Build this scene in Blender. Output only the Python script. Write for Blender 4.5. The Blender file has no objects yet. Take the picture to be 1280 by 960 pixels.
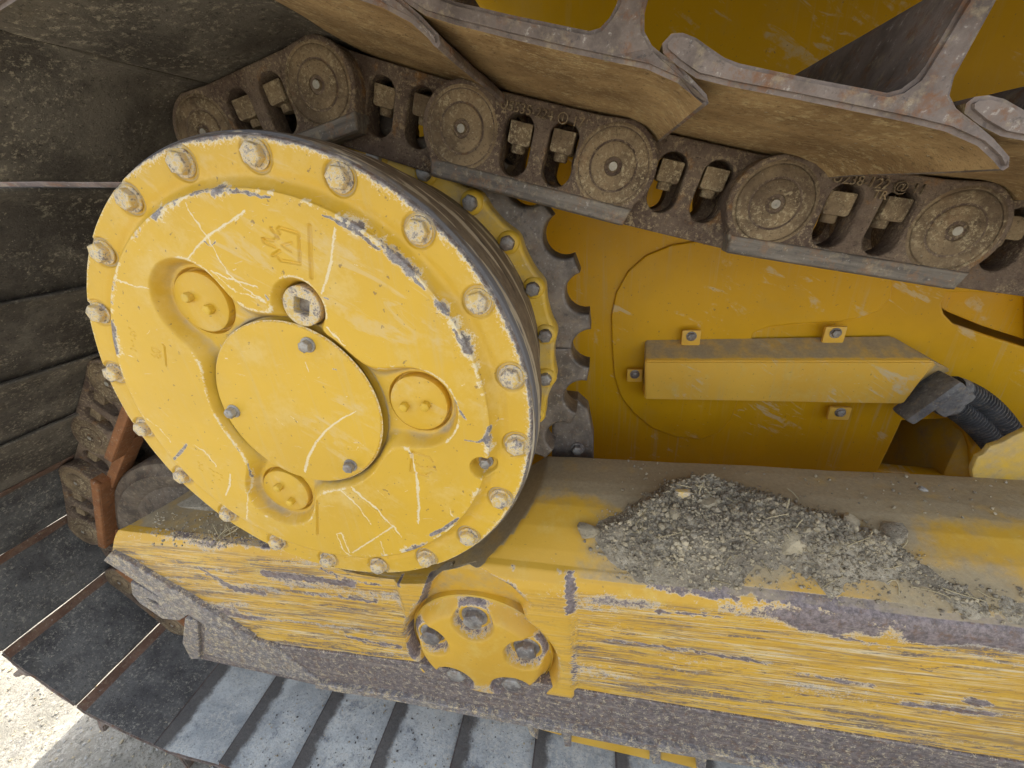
import bpy, bmesh, math, random
import numpy as np
from mathutils import Matrix, Vector

# ------------------------------------------------------------------ camera, world, sun, exposure
S = 0.43                      # metres per working unit
GZ = 3.25                     # camera height above the ground, working units
scene = bpy.context.scene
COL = scene.collection
ROT = np.array([[0.9783062, 0.19275133, -0.07592038],
                [0.01413847, -0.42774209, -0.90379025],
                [-0.20668111, 0.8831102, -0.42118794]])
FPX = 507.42

cam_d = bpy.data.cameras.new("camera")
cam_d.sensor_width = 36.0
cam_d.lens = 36.0 * FPX / 1280.0
cam_d.clip_start = 0.01
cam_d.clip_end = 2000.0
cam = bpy.data.objects.new("camera", cam_d)
COL.objects.link(cam)
right, down, fwd = ROT[0], ROT[1], ROT[2]
m = Matrix.Identity(4)
for i in range(3):
    m[i][0] = right[i]; m[i][1] = -down[i]; m[i][2] = -fwd[i]
m[0][3], m[1][3], m[2][3] = 0.0, 0.0, GZ * S
cam.matrix_world = m
scene.camera = cam

SUN_EL, SUN_AZ = math.radians(52), math.radians(4)      # azimuth measured from +Y towards +X
world = bpy.data.worlds.new("World"); scene.world = world
world.use_nodes = True
wn, wl = world.node_tree.nodes, world.node_tree.links
wn.clear()
sky = wn.new("ShaderNodeTexSky"); sky.sky_type = 'NISHITA'; sky.sun_disc = False
sky.sun_elevation = SUN_EL; sky.sun_rotation = SUN_AZ
sky.dust_density = 3.5; sky.air_density = 1.0; sky.ozone_density = 0.6
hs = wn.new("ShaderNodeHueSaturation"); hs.inputs["Saturation"].default_value = 0.45
bg = wn.new("ShaderNodeBackground"); bg.inputs["Strength"].default_value = 0.15
wo = wn.new("ShaderNodeOutputWorld")
wl.new(sky.outputs[0], hs.inputs["Color"]); wl.new(hs.outputs[0], bg.inputs[0]); wl.new(bg.outputs[0], wo.inputs[0])

sd = bpy.data.lights.new("sun", 'SUN'); sd.energy = 2.4; sd.angle = math.radians(0.5); sd.color = (1.0, 0.95, 0.86)
sun = bpy.data.objects.new("sun", sd); COL.objects.link(sun)
sdir = Vector((math.sin(SUN_AZ) * math.cos(SUN_EL), math.cos(SUN_AZ) * math.cos(SUN_EL), math.sin(SUN_EL)))
sun.rotation_euler = sdir.to_track_quat('Z', 'Y').to_euler()

scene.view_settings.view_transform = 'Standard'
scene.view_settings.look = 'None'
scene.view_settings.gamma = 1.0
scene.view_settings.exposure = 1.8
scene.render.engine = 'CYCLES'
scene.cycles.max_bounces = 8
scene.cycles.diffuse_bounces = 5

rng = np.random.default_rng(11)
random.seed(5)

# ------------------------------------------------------------------ geometry helpers (working units: camera at origin)
def at(px, py, Y):
    d = ROT.T @ np.array([px - 640.0, py - 480.0, FPX])
    return d * (Y / d[1])
def atz(px, py, Z):
    d = ROT.T @ np.array([px - 640.0, py - 480.0, FPX])
    return d * (Z / d[2])
def W(v):
    return (np.asarray(v, float) + np.array([0, 0, GZ])) * S

def empty(name, base, label, cat, group=None):
    o = bpy.data.objects.new(name, None); COL.objects.link(o)
    o.location = W(base); o.empty_display_size = 0.05
    o["label"] = label; o["category"] = cat
    if group: o["group"] = group
    return o
def root_of(o):
    while o.parent is not None: o = o.parent
    return o
def mesh_of(name, verts, faces, mats, mat_idx=None, smooth=30):
    me = bpy.data.meshes.new(name)
    if isinstance(faces, np.ndarray):
        k = faces.shape[1]
        me.vertices.add(len(verts)); me.loops.add(faces.size); me.polygons.add(len(faces))
        me.vertices.foreach_set("co", np.asarray(verts, np.float32).ravel())
        me.loops.foreach_set("vertex_index", faces.astype(np.int32).ravel())
        me.polygons.foreach_set("loop_start", np.arange(0, faces.size, k, dtype=np.int32))
        me.update(calc_edges=True)
    else:
        me.from_pydata([tuple(v) for v in verts], [], faces)
    for mt in (mats if isinstance(mats, (list, tuple)) else [mats]): me.materials.append(mt)
    if mat_idx is not None:
        me.polygons.foreach_set("material_index", np.asarray(mat_idx, np.int32))
    me.polygons.foreach_set("use_smooth", np.ones(len(me.polygons), bool))
    me.validate(); me.update()
    if smooth is not None: me.set_sharp_from_angle(angle=math.radians(smooth))
    return me
def link(name, me, parent=None, mat=None):
    o = bpy.data.objects.new(name, me); COL.objects.link(o)
    if parent is not None: o.parent = parent
    if mat is not None: o.matrix_basis = mat
    return o
def part(name, verts, faces, mats, parent, attrs=None, smooth=30, mat_idx=None):
    """verts in working units, in scene position; parented under parent (whose root is an empty)"""
    base = np.array(root_of(parent).location) if parent is not None else np.zeros(3)
    me = mesh_of(name, W(verts) - base, faces, mats, mat_idx, smooth)
    for k, a in (attrs or {}).items():
        at_ = me.attributes.new(k, 'FLOAT', 'POINT'); at_.data.foreach_set("value", np.asarray(a, np.float32))
    return link(name, me, parent)
def place(name, me, parent, pos, rot=None):
    mt = Matrix.Translation(Vector(W(pos)))
    if rot is not None: mt = mt @ rot
    pw = Matrix.Identity(4); q = parent
    while q is not None: pw = q.matrix_basis @ pw; q = q.parent
    return link(name, me, parent, pw.inverted() @ mt)

def grid_faces(nu, nv, close_u=False):
    i = np.arange(nu if close_u else nu - 1)[:, None]; j = np.arange(nv - 1)[None, :]
    i2 = (i + 1) % nu
    return np.stack([i * nv + j, i2 * nv + j, i2 * nv + j + 1, i * nv + j + 1], -1).reshape(-1, 4)
def lathe(prof, n, c, flip=False):
    """prof: list of (r, y); axis along y through c=(x,z)."""
    pr = np.array(prof, float); th = np.linspace(0, 2 * np.pi, n, endpoint=False)
    r = pr[:, 0][None, :]; y = np.repeat(pr[:, 1][None, :], n, 0)
    v = np.stack([c[0] + r * np.cos(th)[:, None], y, c[1] + r * np.sin(th)[:, None]], -1).reshape(-1, 3)
    f = grid_faces(n, len(pr), True)
    return v, (f[:, ::-1] if flip else f)
def extrude(poly, y0, y1, bevel=0.0):
    """polygon in (x,z), simple; solid between y0<y1 -> verts, faces via bmesh with bevel"""
    bm = bmesh.new()
    a = [bm.verts.new((p[0], y0, p[1])) for p in poly]; b = [bm.verts.new((p[0], y1, p[1])) for p in poly]
    n = len(poly)
    bm.faces.new(a); bm.faces.new(b[::-1])
    for i in range(n): bm.faces.new((a[i], b[i], b[(i + 1) % n], a[(i + 1) % n]))
    bmesh.ops.recalc_face_normals(bm, faces=bm.faces)
    if bevel: bmesh.ops.bevel(bm, geom=list(bm.edges), offset=bevel, segments=2, profile=0.6, affect='EDGES', clamp_overlap=True)
    bm.verts.index_update()
    v = np.array([x.co[:] for x in bm.verts]); f = [[q.index for q in fc.verts] for fc in bm.faces]
    bm.free(); return v, f
def box(x0, x1, y0, y1, z0, z1, bevel=0.0):
    return extrude([(x0, z0), (x1, z0), (x1, z1), (x0, z1)], y0, y1, bevel)
def plate(splines, y0, y1, bevel=0.004, res=1):
    """filled outline with holes (first spline outer) in (x,z), thickness y0..y1, bevelled"""
    cu = bpy.data.curves.new("tmp", 'CURVE'); cu.dimensions = '2D'; cu.fill_mode = 'BOTH'
    for sp in splines:
        s = cu.splines.new('POLY'); s.points.add(len(sp) - 1)
        for k, p in enumerate(sp): s.points[k].co = (p[0], p[1], 0, 1)
        s.use_cyclic_u = True
    cu.extrude = (y1 - y0) / 2 - bevel; cu.bevel_depth = bevel; cu.bevel_resolution = res; cu.offset = -bevel
    ob = bpy.data.objects.new("tmp", cu); COL.objects.link(ob)
    dg = bpy.context.evaluated_depsgraph_get(); dg.update()
    me = bpy.data.meshes.new_from_object(ob.evaluated_get(dg))
    v = np.array([q.co[:] for q in me.vertices]); f = [list(q.vertices) for q in me.polygons]
    bpy.data.objects.remove(ob); bpy.data.curves.remove(cu); bpy.data.meshes.remove(me)
    return np.stack([v[:, 0], (y0 + y1) / 2 - v[:, 2], v[:, 1]], 1), f
def text_mesh(body, size, depth):
    cu = bpy.data.curves.new("tmp", 'FONT'); cu.body = body; cu.size = size; cu.extrude = depth
    cu.resolution_u = 2; cu.align_x = 'CENTER'
    ob = bpy.data.objects.new("tmp", cu); COL.objects.link(ob)
    dg = bpy.context.evaluated_depsgraph_get(); dg.update()
    me = bpy.data.meshes.new_from_object(ob.evaluated_get(dg))
    v = np.array([q.co[:] for q in me.vertices]); f = [list(q.vertices) for q in me.polygons]
    bpy.data.objects.remove(ob); bpy.data.curves.remove(cu); bpy.data.meshes.remove(me)
    return np.stack([v[:, 0], -v[:, 2], v[:, 1]], 1), f
def tube(path, rad, n=12, ring=0.0, ring_n=1):
    P = np.array(path, float); T = np.gradient(P, axis=0); T /= np.linalg.norm(T, axis=1)[:, None]
    up = np.array([0, 0, 1.0]); N = np.cross(T, up); N /= np.linalg.norm(N, axis=1)[:, None]; B = np.cross(T, N)
    th = np.linspace(0, 2 * np.pi, n, endpoint=False)
    R = np.full(len(P), rad) + (ring * (np.arange(len(P)) % ring_n < ring_n / 2) if ring else 0)
    v = P[:, None] + R[:, None, None] * (np.cos(th)[None, :, None] * N[:, None] + np.sin(th)[None, :, None] * B[:, None])
    i = np.arange(len(P) - 1)[:, None]; j = np.arange(n)[None]; j2 = (j + 1) % n
    f = np.stack([i * n + j, (i + 1) * n + j, (i + 1) * n + j2, i * n + j2], -1).reshape(-1, 4)
    return v.reshape(-1, 3), f[:, ::-1]
def arc(cx, cz, r, a0, a1, n):
    return [(cx + r * math.cos(math.radians(a0 + (a1 - a0) * i / n)), cz + r * math.sin(math.radians(a0 + (a1 - a0) * i / n))) for i in range(n + 1)]

# value noise in numpy
_tab = rng.random((256, 256))
def vnoise(x, y):
    xi = np.floor(x).astype(int); yi = np.floor(y).astype(int); fx = x - xi; fy = y - yi
    fx = fx * fx * (3 - 2 * fx); fy = fy * fy * (3 - 2 * fy)
    a = _tab[xi & 255, yi & 255]; b = _tab[(xi + 1) & 255, yi & 255]; c = _tab[xi & 255, (yi + 1) & 255]; d = _tab[(xi + 1) & 255, (yi + 1) & 255]
    return (a * (1 - fx) + b * fx) * (1 - fy) + (c * (1 - fx) + d * fx) * fy
def fbm(x, y, o=4):
    s = np.zeros_like(x); a = 0.5
    for k in range(o): s += a * vnoise(x * 2 ** k + 17.3 * k, y * 2 ** k + 5.1 * k); a *= 0.5
    return s
def sstep(a, b, x):
    t = np.clip((x - a) / (b - a), 0, 1); return t * t * (3 - 2 * t)
def seg_dist(px, pz, a, b):
    d = np.array(b) - np.array(a); L = d @ d + 1e-12
    t = np.clip(((px - a[0]) * d[0] + (pz - a[1]) * d[1]) / L, 0, 1)
    return np.hypot(px - a[0] - t * d[0], pz - a[1] - t * d[1]), t
def paint_lines(px, pz, lines, arr, falloff=0.35, jitter=0.0025):
    """lines: list of (points, widths, strength); max-blends into arr"""
    jx = (fbm(px * 60, pz * 60, 2) - .4) * jitter * 2
    for pts, w, s in lines:
        pts = [np.array(p) for p in pts]; n = len(pts) - 1
        ws = w if isinstance(w, (list, tuple)) else [w] * (n + 1)
        wm = max(ws)
        lo = np.min(pts, 0) - 2 * wm; hi = np.max(pts, 0) + 2 * wm
        k = np.nonzero((px > lo[0]) & (px < hi[0]) & (pz > lo[1]) & (pz < hi[1]))[0]
        if not len(k): continue
        for i in range(n):
            d, t = seg_dist(px[k] + jx[k], pz[k] + jx[k], pts[i], pts[i + 1])
            ww = ws[i] + (ws[i + 1] - ws[i]) * t
            arr[k] = np.maximum(arr[k], s * (1 - sstep(ww * (0.5 - falloff), ww * 0.5 + 0.0015, d)))

# ------------------------------------------------------------------ materials
class NT:
    def __init__(s, name):
        s.m = bpy.data.materials.new(name); s.m.use_nodes = True
        s.t = s.m.node_tree; s.t.nodes.clear()
        s.out = s.t.nodes.new("ShaderNodeOutputMaterial"); s.bsdf = s.t.nodes.new("ShaderNodeBsdfPrincipled")
        s.t.links.new(s.bsdf.outputs[0], s.out.inputs[0])
        tc = s.t.nodes.new("ShaderNodeTexCoord"); oi = s.t.nodes.new("ShaderNodeObjectInfo")
        mu = s.t.nodes.new("ShaderNodeMath"); mu.operation = 'MULTIPLY'; s.t.links.new(oi.outputs["Random"], mu.inputs[0]); mu.inputs[1].default_value = 7.0
        ad = s.t.nodes.new("ShaderNodeVectorMath"); ad.operation = 'ADD'
        s.t.links.new(tc.outputs["Object"], ad.inputs[0]); s.t.links.new(mu.outputs[0], ad.inputs[1])
        s.co = ad.outputs[0]
    def put(s, sock, v):
        if isinstance(v, bpy.types.NodeSocket): s.t.links.new(v, sock)
        elif isinstance(v, (tuple, list)) and len(v) == 3 and sock.type == 'RGBA': sock.default_value = (*v, 1)
        else: sock.default_value = v
    def noise(s, scale, detail=5, rough=0.6, stretch=None, dist=0.0, color=False, rot=None):
        n = s.t.nodes.new("ShaderNodeTexNoise"); n.inputs["Scale"].default_value = scale; n.inputs["Detail"].default_value = detail
        n.inputs["Roughness"].default_value = rough; n.inputs["Distortion"].default_value = dist
        co = s.co
        if stretch:
            mp = s.t.nodes.new("ShaderNodeMapping"); mp.inputs["Scale"].default_value = stretch
            if rot:
                m2 = s.t.nodes.new("ShaderNodeMapping"); m2.inputs["Rotation"].default_value = rot; s.t.links.new(co, m2.inputs[0]); co = m2.outputs[0]
            s.t.links.new(co, mp.inputs[0]); co = mp.outputs[0]
        s.t.links.new(co, n.inputs["Vector"]); return n.outputs["Color" if color else "Fac"]
    def voro(s, scale, feature='F1'):
        n = s.t.nodes.new("ShaderNodeTexVoronoi"); n.inputs["Scale"].default_value = scale; n.feature = feature
        s.t.links.new(s.co, n.inputs["Vector"]); return n.outputs["Distance"]
    def attr(s, name):
        n = s.t.nodes.new("ShaderNodeAttribute"); n.attribute_name = name; return n.outputs["Fac"]
    def math(s, op, a, b=0.0, c=0.0, clamp=False):
        n = s.t.nodes.new("ShaderNodeMath"); n.operation = op; n.use_clamp = clamp
        s.put(n.inputs[0], a); s.put(n.inputs[1], b); s.put(n.inputs[2], c); return n.outputs[0]
    def ramp(s, v, lo, hi):
        n = s.t.nodes.new("ShaderNodeMapRange"); n.interpolation_type = 'SMOOTHSTEP'
        s.put(n.inputs[0], v); n.inputs[1].default_value = lo; n.inputs[2].default_value = hi; return n.outputs[0]
    def mix(s, f, a, b):
        n = s.t.nodes.new("ShaderNodeMix"); n.data_type = 'RGBA'; s.put(n.inputs[0], f)
        A = [i for i in n.inputs if i.type == 'RGBA']; s.put(A[0], a); s.put(A[1], b)
        return [o for o in n.outputs if o.type == 'RGBA'][0]
    def geo_up(s):
        g = s.t.nodes.new("ShaderNodeNewGeometry"); x = s.t.nodes.new("ShaderNodeSeparateXYZ"); s.t.links.new(g.outputs["Normal"], x.inputs[0]); return x.outputs[2]
    def point(s):
        g = s.t.nodes.new("ShaderNodeNewGeometry"); return g.outputs["Pointiness"]
    def finish(s, col, rough, bump=None, strength=0.3, dist=0.001, metal=0.0, spec=0.5):
        s.put(s.bsdf.inputs["Base Color"], col); s.put(s.bsdf.inputs["Roughness"], rough); s.put(s.bsdf.inputs["Metallic"], metal)
        s.bsdf.inputs["Specular IOR Level"].default_value = spec
        if bump is not None:
            b = s.t.nodes.new("ShaderNodeBump"); b.inputs["Strength"].default_value = strength; b.inputs["Distance"].default_value = dist
            s.put(b.inputs["Height"], bump); s.t.links.new(b.outputs[0], s.bsdf.inputs["Normal"])
        return s.m

METAL_C = (0.17, 0.15, 0.14); PRIMER = (0.62, 0.56, 0.46); DIRT = (0.27, 0.215, 0.13)
def paint(name, col=(0.66, 0.42, 0.04), col2=(0.58, 0.36, 0.03), fade=(0.7, 0.52, 0.15), fade_amt=0.35, chip=0.0, streak=0.0, dust=0.0, rough=0.42, spots=0.1, metal=METAL_C, smear=0.0, spec=0.4):
    n = NT(name)
    c = n.mix(n.ramp(n.noise(4.0, 4), 0.35, 0.65), col, col2)
    c = n.mix(n.math('MULTIPLY', n.ramp(n.noise(16, 6, 0.7), 0.48, 0.75), fade_amt), c, fade)
    # scuffs: pale fine hairlines
    hair = n.ramp(n.noise(30, 4, 0.7, (1, 1, 5), 1.5), 0.66, 0.74)
    c = n.mix(n.math('MULTIPLY', hair, fade_amt), c, PRIMER)
    if smear:
        dr = n.math('MULTIPLY', n.ramp(n.noise(1.0, 6, 0.7, (55, 55, 2.2), 0.3), 0.5, 0.72), n.ramp(n.noise(3.5, 4), 0.4, 0.62))
        c = n.mix(n.math('MULTIPLY', dr, smear * 0.75), c, (0.5, 0.4, 0.23))
        fm = n.ramp(n.noise(5.5, 7, 0.72), 0.5, 0.74)
        c = n.mix(n.math('MULTIPLY', fm, smear * 0.45), c, (0.5, 0.34, 0.1))
        sm = n.noise(1.0, 5, 0.65, (9, 9, 42), 0.8, rot=(0, math.radians(-32), 0))
        sm = n.math('MULTIPLY', n.ramp(sm, 0.53, 0.62), n.ramp(n.noise(6, 6, 0.7), 0.5, 0.6))
        c = n.mix(n.math('MULTIPLY', sm, smear), c, (0.62, 0.52, 0.34))
    # dust
    d = n.math('ADD', n.attr("dust"), dust)
    dn = n.math('MULTIPLY', n.ramp(n.math('ADD', d, n.math('MULTIPLY', n.math('SUBTRACT', n.noise(22, 7, 0.65), 0.5), 1.1)), 0.2, 0.75), 0.95)
    dcol = n.mix(n.noise(140, 5, 0.7), (0.24, 0.185, 0.11), (0.5, 0.41, 0.26))
    # scratches
    sc = n.ramp(n.math('ADD', n.attr("scr"), n.math('MULTIPLY', n.math('SUBTRACT', n.noise(300, 4, 0.75), 0.5), 1.7)), 0.34, 0.62)
    c = n.mix(n.math('MULTIPLY', sc, n.math('ADD', n.math('MULTIPLY', n.noise(40, 4), 0.5), 0.5), clamp=True), c, n.mix(n.noise(90, 3), (0.76, 0.64, 0.36), (0.7, 0.64, 0.5)))
    # chips
    fine = n.math('ADD', n.math('MULTIPLY', n.noise(75, 7, 0.75), 0.6), n.math('MULTIPLY', n.noise(330, 4, 0.7), 0.4))
    ch = n.math('ADD', n.attr("chip"), chip)
    st = n.math('ADD', n.attr("streak"), streak)
    # long drag scratches: pale hairlines and broken brown ones, in patches
    def drag(sc, rot, lo, hi, patch, plo, phi, seedshift=0.0):
        q = n.noise(1.0, 6, 0.78, sc, 0.35, rot=(0, math.radians(rot), 0)); w_ = n.noise(1.0, 5, 0.7, patch, 0.5, rot=(0, math.radians(rot), 0))
        return n.math('MULTIPLY', n.ramp(q, lo, hi), n.ramp(w_, plo, phi))
    pale = n.math('MULTIPLY', n.math('ADD', drag((4.5, 250, 270), 2.0, .5, .57, (4, 40, 40), .4, .6), drag((9, 330, 330), 7.0, .56, .62, (9, 60, 60), .45, .6)), st, clamp=True)
    c = n.mix(n.math('MULTIPLY', pale, 0.85), c, n.mix(n.noise(150, 3), (0.74, 0.62, 0.38), (0.66, 0.55, 0.36)))
    dark = n.math('ADD', drag((5.0, 190, 190), 2.5, .47, .56, (3.0, 42, 42), .44, .62), drag((14, 300, 300), -4.0, .52, .6, (7, 50, 50), .46, .64))
    dark = n.math('ADD', dark, n.math('MULTIPLY', drag((26, 200, 200), 11.0, .56, .62, (12, 40, 40), .5, .62), 0.8))
    dark = n.math('MULTIPLY', dark, st, clamp=True)
    c = n.mix(n.math('MULTIPLY', dark, 0.72), c, n.mix(n.ramp(n.noise(45, 5, 0.7), 0.4, 0.62), (0.2, 0.12, 0.075), (0.155, 0.13, 0.12)))
    goug = n.math('MULTIPLY', n.math('ADD', drag((5, 75, 75), 3.0, .5, .56, (2.6, 13, 13), .43, .54), drag((16, 90, 90), 6.0, .58, .62, (6, 20, 20), .4, .52)), st, clamp=True)
    c = n.mix(n.math('MULTIPLY', n.math('MULTIPLY', goug, n.ramp(n.noise(170, 6, 0.8), 0.38, 0.48)), 0.92), c, n.mix(n.ramp(n.noise(60, 5, 0.7), 0.4, 0.62), (0.12, 0.095, 0.09), (0.21, 0.16, 0.13)))
    v = n.math('ADD', ch, n.math('MULTIPLY', n.math('SUBTRACT', fine, 0.5), 2.0))
    c = n.mix(n.math('MULTIPLY', n.ramp(v, 0.38, 0.5), 0.6), c, PRIMER)
    mc = n.mix(n.ramp(n.noise(120, 7, 0.8), 0.38, 0.64), tuple(q * 0.75 for q in metal), tuple(q * 1.9 for q in metal))
    mc = n.mix(n.math('MULTIPLY', n.ramp(n.noise(70, 6, 0.75), 0.5, 0.66), 0.75), mc, (0.17, 0.095, 0.055))
    mc = n.mix(n.math('MULTIPLY', n.ramp(n.noise(1.0, 6, 0.75, (6, 170, 170), 0.3), 0.52, 0.66), n.math('MINIMUM', st, 0.7)), mc, (0.36, 0.3, 0.24))
    mc = n.mix(n.math('MULTIPLY', n.ramp(n.noise(260, 4, 0.7), 0.6, 0.7), 0.4), mc, (0.45, 0.38, 0.26))
    bare = n.ramp(v, 0.5, 0.66)
    c = n.mix(bare, c, mc)
    # tiny random knocks
    sp = n.math('MULTIPLY', n.ramp(n.noise(130, 3, 0.55), 0.68, 0.73), spots * 4, clamp=True)
    c = n.mix(sp, c, (0.16, 0.1, 0.06))
    c = n.mix(dn, c, dcol)
    r = n.math('ADD', n.math('MULTIPLY', n.noise(18, 5), 0.2), rough - 0.1)
    r = n.math('MAXIMUM', r, n.math('MULTIPLY', dn, 0.9))
    bump = n.math('ADD', n.math('MULTIPLY', bare, -0.6), n.math('ADD', n.math('MULTIPLY', n.noise(220, 4), 0.5), n.math('MULTIPLY', n.math('MULTIPLY', dn, n.noise(150, 6, 0.75)), 2.2)))
    bump = n.math('ADD', bump, n.math('MULTIPLY', n.noise(25, 3), 0.6))
    return n.finish(c, r, bump, 0.35, 0.0012, 0.0, spec)

def grime(name, a=(0.11, 0.078, 0.05), b=(0.21, 0.165, 0.105), speck=(0.42, 0.36, 0.24), speck_amt=0.5, speck_t=0.56, scale=1.0, rust=(0.2, 0.08, 0.03), rust_amt=0.3, bump=0.8, rough=0.8, dist=0.003, band=0.0):
    n = NT(name)
    c = n.mix(n.ramp(n.noise(9 * scale, 6, 0.65), 0.35, 0.65), a, b)
    c = n.mix(n.math('MULTIPLY', n.ramp(n.noise(14 * scale, 6, 0.7), 0.56, 0.7), rust_amt), c, rust)
    sp = n.math('MULTIPLY', n.ramp(n.noise(110 * scale, 6, 0.8), speck_t, speck_t + 0.1), n.ramp(n.noise(12 * scale, 4, 0.6), 0.35, 0.62))
    c = n.mix(n.math('MULTIPLY', sp, speck_amt), c, speck)
    peb = n.ramp(n.noise(190 * scale, 3, 0.55), 0.66, 0.71)
    c = n.mix(n.math('MULTIPLY', peb, speck_amt), c, (0.5, 0.44, 0.32))
    dk = n.ramp(n.noise(160 * scale, 6, 0.8), 0.46, 0.34)
    c = n.mix(n.math('MULTIPLY', dk, 0.75), c, tuple(q * 0.35 for q in a))
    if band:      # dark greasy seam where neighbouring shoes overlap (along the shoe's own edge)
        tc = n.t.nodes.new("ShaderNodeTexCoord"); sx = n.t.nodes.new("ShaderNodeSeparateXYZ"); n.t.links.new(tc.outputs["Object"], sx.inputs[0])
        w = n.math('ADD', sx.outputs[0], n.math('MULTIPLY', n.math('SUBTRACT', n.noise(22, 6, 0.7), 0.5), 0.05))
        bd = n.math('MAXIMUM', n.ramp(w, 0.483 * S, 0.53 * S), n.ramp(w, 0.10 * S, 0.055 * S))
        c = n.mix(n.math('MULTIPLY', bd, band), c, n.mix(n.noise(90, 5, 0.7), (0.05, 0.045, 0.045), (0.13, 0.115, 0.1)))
    h = n.math('ADD', n.math('MULTIPLY', n.noise(130 * scale, 7, 0.8), 1.0), n.math('ADD', n.math('MULTIPLY', n.noise(28 * scale, 5, 0.7), 1.5), n.math('MULTIPLY', peb, 0.8)))
    return n.finish(c, rough, h, bump, dist, 0.0, 0.3)

def steel(name, a=(0.16, 0.15, 0.155), b=(0.33, 0.31, 0.3), rust=(0.2, 0.11, 0.07), rust_amt=0.5, rough=0.5, metal=0.35, stretch=None, dust_amt=0.35):
    n = NT(name)
    c = n.mix(n.ramp(n.noise(20, 6, 0.7, stretch), 0.35, 0.65), a, b)
    c = n.mix(n.math('MULTIPLY', n.ramp(n.noise(45, 6, 0.75), 0.5, 0.66), rust_amt), c, rust)
    c = n.mix(n.math('MULTIPLY', n.ramp(n.noise(160, 4, 0.7), 0.6, 0.7), 0.5), c, (0.5, 0.47, 0.42))
    c = n.mix(n.math('MULTIPLY', n.ramp(n.noise(70, 6, 0.7), 0.52, 0.68), dust_amt), c, (0.34, 0.27, 0.17))
    c = n.mix(n.math('MULTIPLY', n.ramp(n.noise(120, 4, 0.7), 0.42, 0.3), 0.6), c, (0.05, 0.045, 0.045))
    r = n.math('ADD', n.math('MULTIPLY', n.noise(50, 5), 0.3), rough - 0.12)
    h = n.math('ADD', n.noise(150, 6, 0.75), n.math('MULTIPLY', n.noise(35, 5, 0.7), 1.2))
    return n.finish(c, r, h, 0.5, 0.0015, metal, 0.5)

M = {}
M['paint'] = paint("paint_yellow_drum", col=(0.66, 0.402, 0.034), col2=(0.6, 0.36, 0.03), fade=(0.69, 0.5, 0.17), fade_amt=0.55, chip=-0.1, smear=0.3, spots=0.16)
M['paint_bolt'] = paint("paint_yellow_worn_bolt", col=(0.64, 0.44, 0.13), col2=(0.56, 0.38, 0.11), chip=0.5, fade_amt=0.6, dust=0.16, metal=(0.21, 0.18, 0.16))
M['paint_small'] = paint("paint_small_bolt", chip=0.1, fade_amt=0.7, dust=0.1)
M['paint_frame'] = paint("paint_yellow_frame", col=(0.66, 0.385, 0.042), col2=(0.58, 0.33, 0.035), chip=-0.02, fade_amt=0.5, metal=(0.15, 0.12, 0.115))
M['paint_hull'] = paint("paint_yellow_hull", col=(0.68, 0.37, 0.007), col2=(0.6, 0.325, 0.006), chip=-0.2, fade_amt=0.06, dust=-0.12, rough=0.4, spots=0.14, smear=0.6, spec=0.2)
M['paint_box'] = paint("paint_yellow_box", col=(0.78, 0.46, 0.06), col2=(0.72, 0.41, 0.05), chip=-0.12, fade_amt=0.6, dust=0.0, smear=0.75)
M['paint_dusty'] = paint("paint_yellow_dusty", chip=0.06, fade_amt=0.5, dust=0.3)
M['guard'] = paint("paint_worn_guard", col=(0.4, 0.28, 0.1), chip=0.7, fade_amt=0.5, dust=0.1, metal=(0.115, 0.095, 0.09), streak=0.6)
M['nose'] = paint("paint_worn_nose", col=(0.42, 0.31, 0.14), chip=0.66, fade_amt=0.5, dust=0.24, metal=(0.15, 0.135, 0.13))
M['link'] = grime("link_steel_dirty", a=(0.12, 0.08, 0.06), b=(0.24, 0.175, 0.125), speck=(0.54, 0.42, 0.25), speck_amt=0.75, speck_t=0.5, rust=(0.38, 0.18, 0.045), rust_amt=0.65, scale=1.5, bump=1.0, dist=0.005)
M['pin'] = grime("pin_steel_dirty", a=(0.13, 0.09, 0.055), b=(0.29, 0.21, 0.12), speck=(0.54, 0.45, 0.28), speck_amt=0.7, speck_t=0.5, scale=1.6)
M['plug'] = steel("plug_bare", a=(0.26, 0.24, 0.2), b=(0.42, 0.39, 0.32), metal=0.2)
M['rail'] = steel("rail_polished", a=(0.09, 0.076, 0.062), b=(0.2, 0.172, 0.14), rust=(0.24, 0.12, 0.05), rust_amt=0.6, rough=0.6, metal=0.05, stretch=(0.3, 4, 4), dust_amt=0.5)
M['rail_rust'] = steel("rail_rusty", a=(0.25, 0.1, 0.035), b=(0.34, 0.14, 0.05), rust=(0.2, 0.08, 0.03), rust_amt=0.6, rough=0.7, metal=0.1)
M['tooth'] = steel("tooth_steel", a=(0.1, 0.084, 0.07), b=(0.2, 0.17, 0.145), rust=(0.17, 0.11, 0.07), metal=0.4)
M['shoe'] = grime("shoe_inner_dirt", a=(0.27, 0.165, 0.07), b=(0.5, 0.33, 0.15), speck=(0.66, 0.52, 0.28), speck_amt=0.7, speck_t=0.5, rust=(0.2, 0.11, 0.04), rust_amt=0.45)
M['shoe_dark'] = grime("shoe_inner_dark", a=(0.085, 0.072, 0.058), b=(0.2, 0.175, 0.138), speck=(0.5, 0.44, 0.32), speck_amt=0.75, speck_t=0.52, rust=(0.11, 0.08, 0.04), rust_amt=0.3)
M['shoe_dusty'] = grime("shoe_inner_dusty", a=(0.36, 0.385, 0.39), b=(0.6, 0.62, 0.59), speck=(0.68, 0.66, 0.58), speck_amt=0.7, speck_t=0.46, rust=(0.14, 0.155, 0.19), rust_amt=0.8, band=0.9)
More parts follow.
